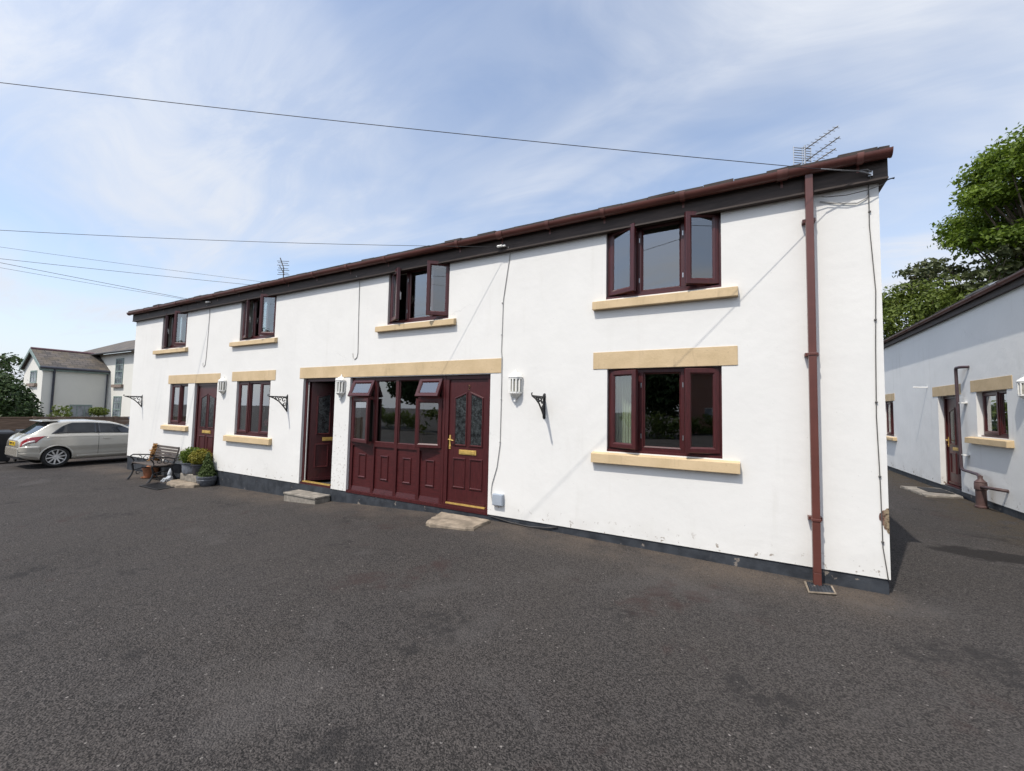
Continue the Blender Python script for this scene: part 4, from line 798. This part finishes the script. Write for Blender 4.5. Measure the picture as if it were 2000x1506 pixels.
darkpane = NT('dim_pane'); M['dim'] = darkpane.done(darkpane.bsdf(darkpane.mix(darkpane.ramp(darkpane.noise(2.2, 4), .35, .65), (.06, .075, .09), (.24, .27, .30)), .12, 0, .6))
def nwindow(T, x0, x1, z0, z1, cols, rows, meet=True, stone_sill=True):
    mb = MB(T); mb.ring(rect(x0, x1, z0, z1), [(0, .0), (0, -.03), (.07, -.03), (.07, .0)])
    for i in range(1, cols): xx = x0+(x1-x0)*i/cols; mb.box(xx-.018, xx+.018, -.022, 0, z0+.07, z1-.07)
    for i in range(1, rows): zz = z0+(z1-z0)*i/rows; hh = .035 if (meet and i == rows//2) else .016; mb.box(x0+.07, x1-.07, -.026, -.001, zz-hh, zz+hh)
    wv = mb.build('window', M['green'], nb); g_ = MB(T); g_.box(x0+.06, x1-.06, -.012, .02, z0+.06, z1-.06); g_.build('pane', M['dim'], wv)
    if stone_sill: s = MB(T); s.box(x0-.18, x1+.16, -.12, .0, z0-.18, z0-.01); s.build('sill', simple('old_stone_sill', (.22, .17, .14), .25, 7, .9), wv)
TM = lambda u, d, z: (u, YM+d, z); TG = lambda u, d, z: (u, YG+d, z); TS = lambda u, d, z: (XW-d, u, z)
nwindow(TM, -32.92, -31.85, 2.62, 4.18, 3, 4); nwindow(TM, -32.9, -31.8, .35, 1.92, 3, 4)
nwindow(TG, -35.95, -34.85, 2.55, 3.28, 2, 2, False); nwindow(TS, 3.33, 4.28, -.1, 1.37, 3, 2, False, False)

# fence, hedge, shrubs
fn = thing('garden_fence', 'low weathered brown board fence behind the parked car', 'fence', (-24, 2, -.5))
for i in range(6):
    ya = -5+i*2.4
    b = MB()
    for k in range(9): b.box(-24.02+.006*(k % 2), -23.99+.006*(k % 2), ya+.06, ya+2.34, -.45+k*.15, -.45+k*.15+.146)
    b.build('panel', M['fence'], fn)
    b = MB(); b.box(-24.05, -23.95, ya-.05, ya+.05, -.6, .96); b.box(-24.04, -23.965, ya+.051, ya+2.349, .90, .94); b.build('post', M['fence'], fn)
def ell(u, v): return u, v
hc = []
rr = np.random.default_rng(21)
for i in range(260):
    x_ = rr.uniform(-29.3, -25.0); y_ = rr.uniform(-3.0, 1.0); z_ = rr.uniform(-.3, 2.5); q = ((x_+27.2)/2.0)**2+((y_+.95)/1.75)**2+(max(z_, 0)/2.55)**2
    if q < .6 and i % 3 == 0: hc.append(((x_, y_, z_), .7, 260))
tree('yew_hedge', 'large dark rounded yew hedge behind the fence at the left edge', (-27.2, -.95, -.5), 2.0, .2, [((-27.2, -1.0, -.3), (2.1, 1.85, 3.1), 17000), ((-27.2, -1.0, -.3), (1.9, 1.65, 2.9), 8000)]+hc, .075, M['leafH'], 21, 'hedge', limbs=False, shell=.85, jit=.035)
tree('garden_tree', 'loose leafed small tree showing above the dark hedge at the left edge', (-45, 1.6, -.5), 4.6, .10, clump_cloud((-45, 2.0, 3.7), (1.2, 2.6, .9), 40, .25, .55, 60, 31, .8), .12, M['leafH'], 31)
tree('garden_shrub', 'loose light green shrub in front of the cottage wing', (-30, 2.0, -.5), 1.3, .03, clump_cloud((-30, 1.95, 1.0), (.5, .5, .32), 14, .12, .22, 40, 41, .7), .06, M['leafB'], 41, 'shrub')
tree('topiary_tree', 'mushroom shaped clipped topiary tree on a thin stem before the cottage', (-30, 3.42, -.5), 1.4, .04, [((-30, 3.42, 1.05), (.42, .42, .22), 700), ((-30, 3.3, 1.12), (.25, .25, .15), 200)], .05, M['leafB'], 43, 'topiary', shell=.6, limbs=False)

# ------------------------------------------------------------------ wheelie bins
def bin_(loc, label):
    t = thing('wheelie_bin', label, 'bin', (0, 0, 0), 'black wheelie bins by the fence')
    b = MB(); b.hexa([(-.22, -.25, .06), (.22, -.25, .06), (.22, .22, .06), (-.22, .22, .06), (-.28, -.34, .96), (.28, -.34, .96), (.28, .32, .96), (-.28, .32, .96)]); b.build('body', M['blackgloss'], t, bevel=.03)
    b = MB(); b.hexa([(-.30, -.36, .965), (.30, -.36, .965), (.30, .36, .965), (-.30, .36, .965), (-.26, -.30, 1.03), (.26, -.30, 1.03), (.27, .36, 1.07), (-.27, .36, 1.07)]); b.build('lid', M['blackgloss'], t, bevel=.02)
    b = MB(); b.tube([(-.24, .40, 1.0), (.24, .40, 1.0)], .018, 8); b.box(-.24, -.20, .33, .40, .95, 1.01); b.box(.20, .24, .33, .40, .95, 1.01); b.build('handle', M['blackgloss'], t)
    for s in (-1, 1): b = MB(); b.lathe((s*.25-.025, .24, .10), [(.10, 0), (.10, .05)], 14, 'x'); b.build('wheel', M['rubber'], t)
    t.location = loc; return t
bn = bin_((-21.2, -1.55, -.48), 'black wheelie bin nearest the picture edge, left of the pale car')
bn.rotation_euler = (0, 0, R(90))
dup(bn, (-21.3, -.85, -.48), R(90), 'second black wheelie bin in the row, part hidden by the pale car')
dup(bn, (-21.35, -.15, -.48), R(90), 'third black wheelie bin, mostly hidden behind the pale car')

# ------------------------------------------------------------------ cars
def make_car(label, paint, name='parked_car'):
    t = thing(name, label, 'car', (0, 0, 0))
    L = 3.95
    Yk = [0, .06, .16, .35, .62, 1.0, 1.5, 2.0, 2.35, 2.7, 3.0, 3.3, 3.6, 3.82, 3.95]
    Wk = [.60, .72, .79, .835, .86, .87, .872, .87, .868, .865, .86, .84, .80, .70, .52]
    TZ = [.80, .90, .97, 1.12, 1.375, 1.425, 1.425, 1.375, 1.27, 1.10, .995, .945, .90, .80, .62]
    RW_ = [.50, .58, .62, .63, .62, .615, .61, .605, .60, .62, .66, .70, .70, .58, .40]
    BZ = [.34, .30, .26, .22, .20, .19, .19, .19, .19, .19, .20, .20, .21, .25, .32]
    BELT = [.74, .86, .925, .955, .97, .975, .97, .955, .945, .935, .925, .90, .845, .745, .57]
    def smooth_interp(y, K): 
        a = np.linspace(-.05, .05, 5); return float(np.mean([np.interp(min(max(y+q, 0), L), Yk, K) for q in a])) if .03 < y < L-.03 else float(np.interp(y, Yk, K))
    import functools
    @functools.lru_cache(maxsize=None)
    def sec(y):
        W, T_, r_, b_, be = (smooth_interp(y, K) for K in (Wk, TZ, RW_, BZ, BELT))
        top = max(T_, be+.012); rz = be+(top-be)*.86
        return [(0, b_), (W*.84, b_), (W*.955, b_+.06), (W*.985, b_+.18), (W*.985, .48), (W, .62), (W*.985, be-.14), (W*.955, be-.03), (W*.93, be), (r_+(W*.93-r_)*.30, be+(rz-be)*.68), (r_, rz), (r_*.86, top-.035*(top-be > .1)), (r_*.5, top-.006), (0, top)]
    U0 = 14
    def S(y, u):   # u in [0, 13]
        p = sec(y); i = min(int(u), 12); f = u-i
        P = [np.array(p[max(0, min(13, k))]) for k in (i-1, i, i+1, i+2)]
        # blended between linear and Catmull-Rom
        cr_ = .5*((2*P[1])+(-P[0]+P[2])*f+(2*P[0]-5*P[1]+4*P[2]-P[3])*f*f+(-P[0]+3*P[1]-3*P[2]+P[3])*f**3)
        q = .6*cr_+.4*(P[1]+(P[2]-P[1])*f); return q
    ys = np.concatenate([np.linspace(0, .4, 17), np.linspace(.4, 1.15, 44)[1:], np.linspace(1.15, 2.8, 34)[1:], np.linspace(2.8, 3.55, 44)[1:], np.linspace(3.55, L, 17)[1:]]); us = np.concatenate([np.linspace(0, 2, 4), np.linspace(2, 7, 36)[1:], np.linspace(7, 13, 22)[1:]])
    WC = [(.73, .305), (3.20, .305)]; WR = .352
    mb = MB(); G = {}
    for s in (1, -1):
        for i, y in enumerate(ys):
            for j, u in enumerate(us):
                q = S(y, u); x_, z_ = q
                for (wy, wz) in WC:   # pull vertices near the arch on to it
                    d = math.hypot(y-wy, z_-wz)
                    if abs(d-WR) < .02 and u > 1.5 and z_ > .2: pass
                G[(s, i, j)] = len(mb.v); mb.v.append((s*x_, y, z_))
        for i in range(len(ys)-1):
            for j in range(len(us)-1):
                q = S((ys[i]+ys[i+1])/2, (us[j]+us[j+1])/2); yc = (ys[i]+ys[i+1])/2
                if any(math.hypot(yc-wy, q[1]-wz) < WR for wy, wz in WC) and q[0] > .55: continue
                mb.f.append((G[(s, i, j)], G[(s, i, j+1)], G[(s, i+1, j+1)], G[(s, i+1, j)]))
    for i in (0, len(ys)-1): mb.f.append(tuple([G[(1, i, j)] for j in range(len(us))]+[G[(-1, i, j)] for j in reversed(range(len(us)))]))
    body = mb.build('body', paint, t, 'all')
    bm = bmesh.new(); bm.from_mesh(body.data); bmesh.ops.remove_doubles(bm, verts=bm.verts, dist=.0005); bmesh.ops.recalc_face_normals(bm, faces=bm.faces); bm.to_mesh(body.data); bm.free()
    def strip(name, mat, side, ya, yb, u0, u1, off, ny=24, nu=10, yf=None, parent=None):
        m = MB(); yf = yf or (lambda u: (ya, yb))
        for k in (off, off-.012):
            for a in range(ny+1):
                for b_ in range(nu+1):
                    u = u0+(u1-u0)*b_/nu; A, B = yf((u-u0)/(u1-u0)); y = A+(B-A)*a/ny; q = S(y, u); dq = S(y, min(13, u+.05))-S(y, max(0, u-.05)); nn = np.array((dq[1], -dq[0])); nn /= max(1e-6, np.linalg.norm(nn)); 
                    m.v.append((side*(q[0]+nn[0]*k), y, q[1]+nn[1]*k))
        W = nu+1; o = (ny+1)*W
        for a in range(ny):
            for b_ in range(nu): i = a*W+b_; m.f.append((i, i+1, i+W+1, i+W)); m.f.append((o+i, o+i+W, o+i+W+1, o+i+1))
        for a in range(ny):
            for b_ in (0, nu): i = a*W+b_; m.f.append((i, i+W, o+i+W, o+i))
        for b_ in range(nu):
            for a in (0, ny): i = a*W+b_; m.f.append((i, i+1, o+i+1, o+i))
        return m.build(name, mat, parent or t, 'all')
    for s in (1, -1):
        strip('side_window', M['carglass'], s, 0, 0, 8.18, 9.72, .005, yf=lambda v: (.60+.48*v**1.1, 1.60-.0*v))
        strip('side_window', M['carglass'], s, 0, 0, 8.18, 9.72, .005, yf=lambda v: (1.68, 2.74-.52*v))
        strip('window_pillar', M['blackgloss'], s, 0, 0, 8.15, 9.74, .004, 3, 8, yf=lambda v: (1.59, 1.69))
        strip('tail_light', M['redlens'], s, .05, .42, 5.75, 7.2, .012, 10, 8, yf=lambda v: (.012+.02*v, .30+.20*v))
        strip('reversing_light', M['whitelens'], s, .05, .2, 5.85, 6.2, .016, 6, 4, yf=lambda v: (.05, .27))
        strip('headlight', M['whitelens'], s, 3.55, 3.88, 5.9, 7.1, .01, 10, 8)
        d_ = strip('door_seam', M['rubber'], s, 1.655, 1.664, 2.6, 8.1, .0015, 1, 30); strip('door_seam', M['rubber'], s, 2.90, 2.909, 2.6, 8.0, .0015, 1, 30)
        strip('shoulder_line', paint, s, .5, 3.3, 6.55, 6.75, .006, 40, 3); strip('sill_trim', paint, s, 1.15, 2.8, 2.2, 2.7, .012, 20, 4)
        h = MB(); q = S(1.9, 6.1); h.box(s*(q[0]+.002)-.012, s*(q[0]+.002)+.022*s+.0, 1.76, 1.96, q[1]-.016, q[1]+.016) if s > 0 else h.box(-q[0]-.024, -q[0]+.01, 1.76, 1.96, q[1]-.016, q[1]+.016); h.build('door_handle', paint, t, bevel=.006)
        mr = MB(); mr.lathe((s*.96, 2.62, 1.0), [(.01, -.09), (.07, -.06), (.085, 0), (.07, .06), (.01, .09)], 10, 'x'); mr.tube([(s*.80, 2.62, .96), (s*.92, 2.62, .98)], .02, 6); mr.build('mirror', paint, t, True)
        for (wy, wz) in WC:
            a = MB(); r0 = WR-.03; n_ = 24
            pts = [(wy+WR*math.cos(R(200)-R(220)*i/n_), wz+WR*math.sin(R(200)-R(220)*i/n_)) for i in range(n_+1)]
            pts = [(p, z_) for p, z_ in pts if z_ > .2]
            lip = []
            for (yy_, zz_) in pts:
                uu = np.linspace(1.5, 7.5, 120); qs = [S(yy_, u) for u in uu]; bq = min(qs, key=lambda q: abs(q[1]-zz_)); lip.append((s*(bq[0]+.004), yy_, zz_))
            a.tube(lip, .022, 8); a.build('arch_lip', paint, t, 'all')
            lin = MB(); k = len(lip); lin.v = [(p[0]-s*.004, p[1], p[2]) for p in lip]+[(s*.45, p[1], p[2]) for p in lip]; lin.f = [(i, i+1, k+i+1, k+i) for i in range(k-1)]+[tuple(k+i for i in range(k))]; lin.build('arch_liner', M['rubber'], t)
            x0 = s*.745; wh = MB(); wh.lathe((x0, wy, wz), [(.21, -.10), (.285, -.098), (.305, -.075), (.308, .0), (.305, .075), (.285, .098), (.225, .10), (.222, .06)], 36, 'x', False); whl = wh.build('wheel', M['rubber'], t, True)
            ri = MB(); fx = s*.082; ri.lathe((x0, wy, wz), [(.228, fx-s*.05), (.230, fx+s*.012), (.215, fx+s*.016), (.208, fx), (.205, fx-s*.06)], 36, 'x', False)
            for k_ in range(10):
                a0 = 2*math.pi*k_/10+.16; ca, sa = math.cos(a0), math.sin(a0); w_0, w_1 = .020, .015
                P = lambda r, w, dx: (x0+fx+dx, wy+r*ca-w*sa, wz+r*sa+w*ca)
                ri.hexa([P(.03, -w_0, -s*.035), P(.03, w_0, -s*.035), P(.213, w_1, -s*.02), P(.213, -w_1, -s*.02), P(.03, -w_0, -s*.008), P(.03, w_0, -s*.008), P(.213, w_1, s*.006), P(.213, -w_1, s*.006)])
            ri.lathe((x0, wy, wz), [(.001, fx-s*.0), (.045, fx-s*.004), (.055, fx-s*.03)], 16, 'x', False); ri.build('rim', M['alloy'], whl)
            dk = MB(); dk.lathe((x0, wy, wz), [(.001, fx-s*.07), (.20, fx-s*.07)], 24, 'x', False); dk.build('brake_disc', M['blackgloss'], whl)
    # rear and front screens laid over the sloping ends, bumpers, plate, spoiler
    def slope(name, mat, ya, yb, f, off=.006, ny=8, nx=8):
        m = MB()
        for k in (off, off-.012):
            for a in range(ny+1):
                y = ya+(yb-ya)*a/ny; e = (S(min(L, y+.02), 13)[1]-S(max(0, y-.02), 13)[1])/.04; nn = Vector((0, -e, 1)).normalized()
                for b_ in range(nx+1):
                    tt = -1+2*b_/nx; hw = smooth_interp(y, RW_)*f(a/ny); zt = np.interp(abs(tt)*hw, [S(y, u)[0] for u in (13, 12.5, 12, 11.5, 11, 10.5, 10)], [S(y, u)[1] for u in (13, 12.5, 12, 11.5, 11, 10.5, 10)]); m.v.append((tt*hw, y+nn.y*k, zt+nn.z*k))
        W = nx+1; o = (ny+1)*W
        for a in range(ny):
            for b_ in range(nx): i = a*W+b_; m.f.append((i, i+1, i+W+1, i+W)); m.f.append((o+i, o+i+W, o+i+W+1, o+i+1))
        return m.build(name, mat, t, 'all')
    slope('rear_window', M['carglass'], .20, .60, lambda v: .96); slope('windscreen', M['carglass'], 2.28, 2.86, lambda v: .97)
    sp = MB(); sp.hexa([(-.60, .42, 1.375), (.60, .42, 1.375), (.60, .80, 1.385), (-.60, .80, 1.385), (-.59, .44, 1.40), (.59, .44, 1.40), (.58, .80, 1.415), (-.58, .80, 1.415)]); sp.build('spoiler', paint, t, bevel=.008)
    bp = MB(); bp.box(-.60, .60, -.022, .06, .34, .60); bp.build('rear_bumper', paint, t, bevel=.03)
    for s in (1, -1): strip('rear_bumper', paint, s, -.0, .42, 2.2, 5.2, .012, 12, 12, yf=lambda v: (.004, .40-.03*v))
    df = MB(); df.box(-.60, .60, .02, .2, .26, .38); df.build('diffuser', M['blackgloss'], t, bevel=.02)
    npl = MB(); npl.box(-.26, .26, -.012, .0, .66, .775); np_ = npl.build('number_plate', M['plate'], t)
    bd = MB()
    for k, (cx, wd) in enumerate(((-.19, .05), (-.12, .05), (-.05, .04), (.02, .05), (.12, .05), (.19, .05))): bd.box(cx-.02, cx-.008, -.016, -.0125, .68, .755); bd.box(cx+.008, cx+.02, -.016, -.0125, .68 if k % 2 else .715, .755)
    bd.build('plate_mark', M['rubber'], np_)
    return t
car = make_car('pale beige hatchback parked past the left end of the terrace', M['paint']); car.location = (-19.10, -1.68, -.425)
car2 = make_car('blue car mostly hidden behind the pale hatchback and the terrace corner', M['bluepaint']); car2.location = (-21.6, 1.6, -.45)

# ------------------------------------------------------------------ bench
bc = thing('garden_bench', 'black cast iron garden bench with grey brown timber slats against the white wall', 'bench', (0, 0, 0))
def bench_end(x):
    mb = MB(); P = lambda pts: [(x, a, b) for a, b in pts]
    mb.tube(P([(-.55, .0), (-.52, .03), (-.47, .12), (-.44, .22), (-.46, .33), (-.48, .40)]), [.028, .024, .020, .02, .022, .02], 6)
    mb.tube(P([(.06, .0), (.03, .05), (-.03, .18), (-.06, .30), (-.05, .40), (.02, .60), (.07, .78), (.06, .84), (.03, .83)]), [.028, .024, .02, .02, .022, .02, .018, .018, .014], 6)
    mb.tube(P([(-.48, .40), (-.25, .375), (-.05, .385)]), .018, 6); mb.tube(P([(-.44, .22), (-.25, .27), (-.05, .24)]), .014, 6)
    mb.tube(P([(.0, .55), (-.15, .60), (-.34, .62), (-.46, .63), (-.51, .60), (-.50, .55), (-.46, .55)]), .017, 6); mb.tube(P([(-.48, .55), (-.44, .48), (-.46, .40)]), .015, 6)
    for (cx, cy, r0, a0, a1) in ((-.34, .52, .075, 1.5, -4.6), (-.18, .50, .075, 1.7, 7.6), (-.33, .15, .07, .5, 6.4), (-.14, .13, .07, 2.6, -3.4)): mb.tube([(x, *p) for p in arc(cx, cy, r0, .02, a0, a1, 16)], .010, 5)
    return mb.build('bench_end', M['iron'], bc)
bench_end(-.56); bench_end(.56)
for k in range(6): b = MB(); y = -.47+k*.076; z_ = .418-.02*math.sin(k/5*math.pi); b.box(-.60, .60, y, y+.060, z_-.006, z_+.018); b.build('seat_slat', M['slat'], bc, bevel=.004)
for k in range(5): b = MB(); z_ = .50+k*.072; y = -.012+(z_-.4)*.20; b.hexa([(-.59, y-.02, z_), (.59, y-.02, z_), (.59, y, z_-.004), (-.59, y, z_-.004), (-.59, y-.008, z_+.056), (.59, y-.008, z_+.056), (.59, y+.012, z_+.052), (-.59, y+.012, z_+.052)]); b.build('back_slat', M['slat'], bc)
bc.location = (-13.28, -.20, ground_z(-13.3, -.4))

# ------------------------------------------------------------------ pots and plants
def pot_plant(name, label, loc, pot, potmat, crown, mat, leaf, seed):
    t = thing(name, label, 'potted plant', loc); x, y, z = loc
    b = MB(); b.lathe(loc, pot, 24); b.build('pot', potmat, t, True)
    b = MB(); r = pot[-1][0]; b.lathe((x, y, z+pot[-1][1]), [(.001, -.03), (r*.9, -.03)], 16, 'z', False); b.build('soil', M['bark'], t)
    foliage('plant', mat, t, [((x+c[0], y+c[1], z+c[2]), c[3], c[4]) for c in crown], leaf, seed, shell=.72); return t
zs_ = -.13
pot_plant('potted_shrub', 'round green box ball in a wide ribbed zinc pot on the step', (-11.93, -.17, zs_), [(.17, 0), (.185, .01), (.20, .12), (.195, .13), (.21, .24), (.225, .25), (.225, .265), (.205, .265)], M['zinc'], [(0, 0, .43, (.25, .25, .20), 1500), (0, 0, .42, (.19, .19, .16), 500)], M['leafX'], .026, 1)
pot_plant('potted_shrub', 'round yellow green box ball in a tall dark pot right of the zinc pot', (-11.50, -.19, zs_), [(.12, 0), (.13, .01), (.165, .22), (.18, .23), (.18, .26), (.165, .26)], M['darkpot'], [(0, 0, .42, (.23, .23, .19), 1300), (0, 0, .42, (.17, .17, .15), 400)], M['leafY'], .026, 2)
cone = [(0, 0, .27+.055*k, (.19-.019*k,)*2+(.075,), int(260*(1-.085*k))) for k in range(9)]
pot_plant('potted_conifer', 'small cone shaped green bush in a grey bowl pot on the tarmac', (-11.22, -.16, ground_z(-11.2, 0)), [(.15, 0), (.17, .02), (.205, .15), (.20, .16), (.215, .20), (.215, .225), (.195, .225)], M['zinc'], cone, M['leafC'], .022, 3)
pot_plant('potted_plant', 'orange brown leafy plant behind the left arm of the bench', (-14.15, -.10, ground_z(-14, 0)), [(.10, 0), (.13, .22), (.145, .23), (.145, .26), (.13, .26)], M['terra'], [(0, 0, .45, (.13, .10, .14), 260), (.05, 0, .62, (.11, .09, .12), 240), (.06, 0, .76, (.07, .06, .09), 120)], M['leafO'], .04, 4)
tp = thing('terracotta_pot', 'empty terracotta flowerpot standing on a saucer under the bench', 'flowerpot', (-13.72, -.36, ground_z(-13.7, -.4)))
b = MB(); b.lathe((-13.72, -.36, ground_z(-13.7, -.4)), [(.085, .02), (.125, .22), (.14, .225), (.14, .27), (.12, .27), (.115, .22), (.07, .05)], 20); b.build('pot', M['terra'], tp, True)
b = MB(); b.lathe((-13.72, -.36, ground_z(-13.7, -.4)), [(.13, 0), (.155, .03), (.14, .03), (.125, .012)], 20); b.build('saucer', M['terra'], tp, True)
# sitting stone gnome
gx_, gy_, gz_ = -12.36, -.44, -.335
gnm = thing('garden_gnome', 'small grey stone gnome figure sitting on the slab beside the bench', 'statue', (gx_, gy_, gz_))
b = MB(); b.lathe((gx_, gy_, gz_), [(.075, 0), (.085, .03), (.075, .10), (.055, .155), (.035, .175), (.05, .195), (.055, .22), (.048, .25), (.052, .255), (.035, .31), (.004, .37)], 16)
b.tube([(gx_+.05, gy_-.04, gz_+.06), (gx_+.06, gy_-.13, gz_+.075), (gx_+.062, gy_-.17, gz_+.02), (gx_+.062, gy_-.20, gz_+.015)], [.035, .03, .025, .02], 8); b.tube([(gx_-.05, gy_-.04, gz_+.06), (gx_-.06, gy_-.13, gz_+.075), (gx_-.062, gy_-.17, gz_+.02), (gx_-.062, gy_-.20, gz_+.015)], [.035, .03, .025, .02], 8)
b.tube([(gx_+.05, gy_, gz_+.15), (gx_+.085, gy_-.04, gz_+.10), (gx_+.04, gy_-.09, gz_+.09)], [.022, .02, .015], 8); b.tube([(gx_-.05, gy_, gz_+.15), (gx_-.085, gy_-.04, gz_+.10), (gx_-.04, gy_-.09, gz_+.09)], [.022, .02, .015], 8)
b.lathe((gx_, gy_-.03, gz_+.15), [(.004, 0), (.03, .03), (.035, .055), (.03, .07)], 10)
b.v = [(gx_+(p[0]-gx_)*.85, gy_+(p[1]-gy_)*.8, gz_+(p[2]-gz_)*.85) for p in b.v]; b.build('figure', M['gnome'], gnm, True)

# ------------------------------------------------------------------ inside the windows
curtain('vertical_blind', 'cream vertical blind behind the left light of the near ground window', -1.545, -1.25, 1.1, 2.14, .22, M['blind'], .02, 8)
curtain('net_curtain', 'pale curtain hanging behind the right casement of the maroon screen', -4.62, -4.40, .95, 2.1, .38, M['curtain'], .02, 4)
curtain('net_curtain', 'pale curtain strip inside the narrow far left ground window', -13.25, -13.05, 1.02, 2.1, .38, M['curtain'], .015, 3)
curtain('net_curtain', 'grey white curtain inside the passage window', 4.62, 4.63, 1.3, 2.1, 6.2, M['curtain'], .0, 2)
for o in list(bpy.data.objects):
    if o.name == 'net_curtain.002': bpy.data.objects.remove(o)
b = MB(); b.box(4.66, 4.69, 6.05, 6.38, 1.28, 2.12); tag(b.build('net_curtain', M['curtain'], bevel=.01), 'grey white curtain inside the passage window', 'curtain')
fl = thing('vase_of_flowers', 'bunch of pink flowers on the inner sill of the three light ground window', 'flowers', (-9.62, .36, .88))
b = MB(); b.lathe((-9.62, .36, .88), [(.05, 0), (.06, .05), (.035, .14), (.045, .16)], 14); b.build('vase', M['white'], fl, True)
foliage('leaf_spray', M['leafB'], fl, [((-9.62, .36, 1.12), (.16, .08, .10), 120)], .035, 61); foliage('bloom', M['flower'], fl, [((-9.68, .34, 1.17), (.13, .08, .10), 150), ((-9.42, .36, 1.10), (.11, .07, .07), 110)], .028, 62)

# ------------------------------------------------------------------ opposite side of the yard (mirrored in the glass)
hv = [((rng.uniform(-34, 22), -24+rng.uniform(-.4, .4), rng.uniform(.0, 1.3)), (.8, .5, .5), 60) for _ in range(230)]
hg = foliage('boundary_hedge', M['leafB'], None, hv, .13, 71, shell=.3); tag(hg, 'long clipped green hedge across the yard, mirrored in the windows', 'hedge')
for i, (x_, y_, h_, rr_) in enumerate(((-2.6, -30, 7.4, 3.2), (-8.5, -31, 8.0, 3.2), (-15.5, -30, 6.4, 2.8), (-24, -31.5, 8.4, 3.4), (-32, -31, 8.6, 3.6), (-5.6, -28.5, 6.6, 2.6), (1.6, -29, 6.2, 2.6))):
    tree('hedgerow_tree', ['broad dark', 'tall spreading', 'small rounded', 'tall dark', 'leaning low', 'dense narrow', 'squat spreading'][i]+' hedgerow tree across the yard, mirrored in the windows', (x_, y_, -.3), h_*.6, .2, clump_cloud((x_, y_, h_*.62), (rr_, rr_*.8, h_*.36), 56, .7, 1.3, 240, 80+i, .75), .2, M['leafH'], 80+i, group='hedgerow trees across the yard', shell=.35)
bh = thing('brick_house', 'red brick house across the yard, mirrored in the near ground window', 'house', (19.5, -30, -.2))
TB = lambda u, d, z: (u+13, -26-d, z)
b = MB(TB); wall_sheet(b, 1.0, 12, -.2, 5.2, .3, [(2.2, 3.4, 3.2, 4.4), (5.5, 6.7, 3.2, 4.4), (2.2, 3.6, .9, 2.1), (5.6, 6.6, 0, 2.1), (8.6, 10.2, .9, 2.1)]); b.box(1.3, 11.7, .4, 7, -.2, 5.15); b.build('wall', M['brickred'], bh)
for o_ in ((2.2, 3.4, 3.2, 4.4), (5.5, 6.7, 3.2, 4.4), (2.2, 3.6, .9, 2.1), (5.6, 6.6, 0, 2.1), (8.6, 10.2, .9, 2.1)):
    b = MB(TB); b.ring(rect(*o_), [(0, .12), (0, .06), (.07, .06), (.07, .12)]); b.box((o_[0]+o_[1])/2-.03, (o_[0]+o_[1])/2+.03, .07, .12, o_[2]+.07, o_[3]-.07); wv = b.build('window', M['white'], bh); b = MB(TB); b.box(o_[0]+.06, o_[1]-.06, .09, .13, o_[2]+.06, o_[3]-.06); b.build('pane', M['dim'], wv)
b = MB(TB); b.hexa([(.7, -.35, 5.1), (12.3, -.35, 5.1), (12.3, 3.6, 7.3), (.7, 3.6, 7.3), (.7, -.35, 5.2), (12.3, -.35, 5.2), (12.3, 3.6, 7.4), (.7, 3.6, 7.4)]); b.hexa([(.7, 3.6, 7.3), (12.3, 3.6, 7.3), (12.3, 7.4, 5.1), (.7, 7.4, 5.1), (.7, 3.6, 7.4), (12.3, 3.6, 7.4), (12.3, 7.4, 5.2), (.7, 7.4, 5.2)]); b.build('roof', M['tile'], bh)
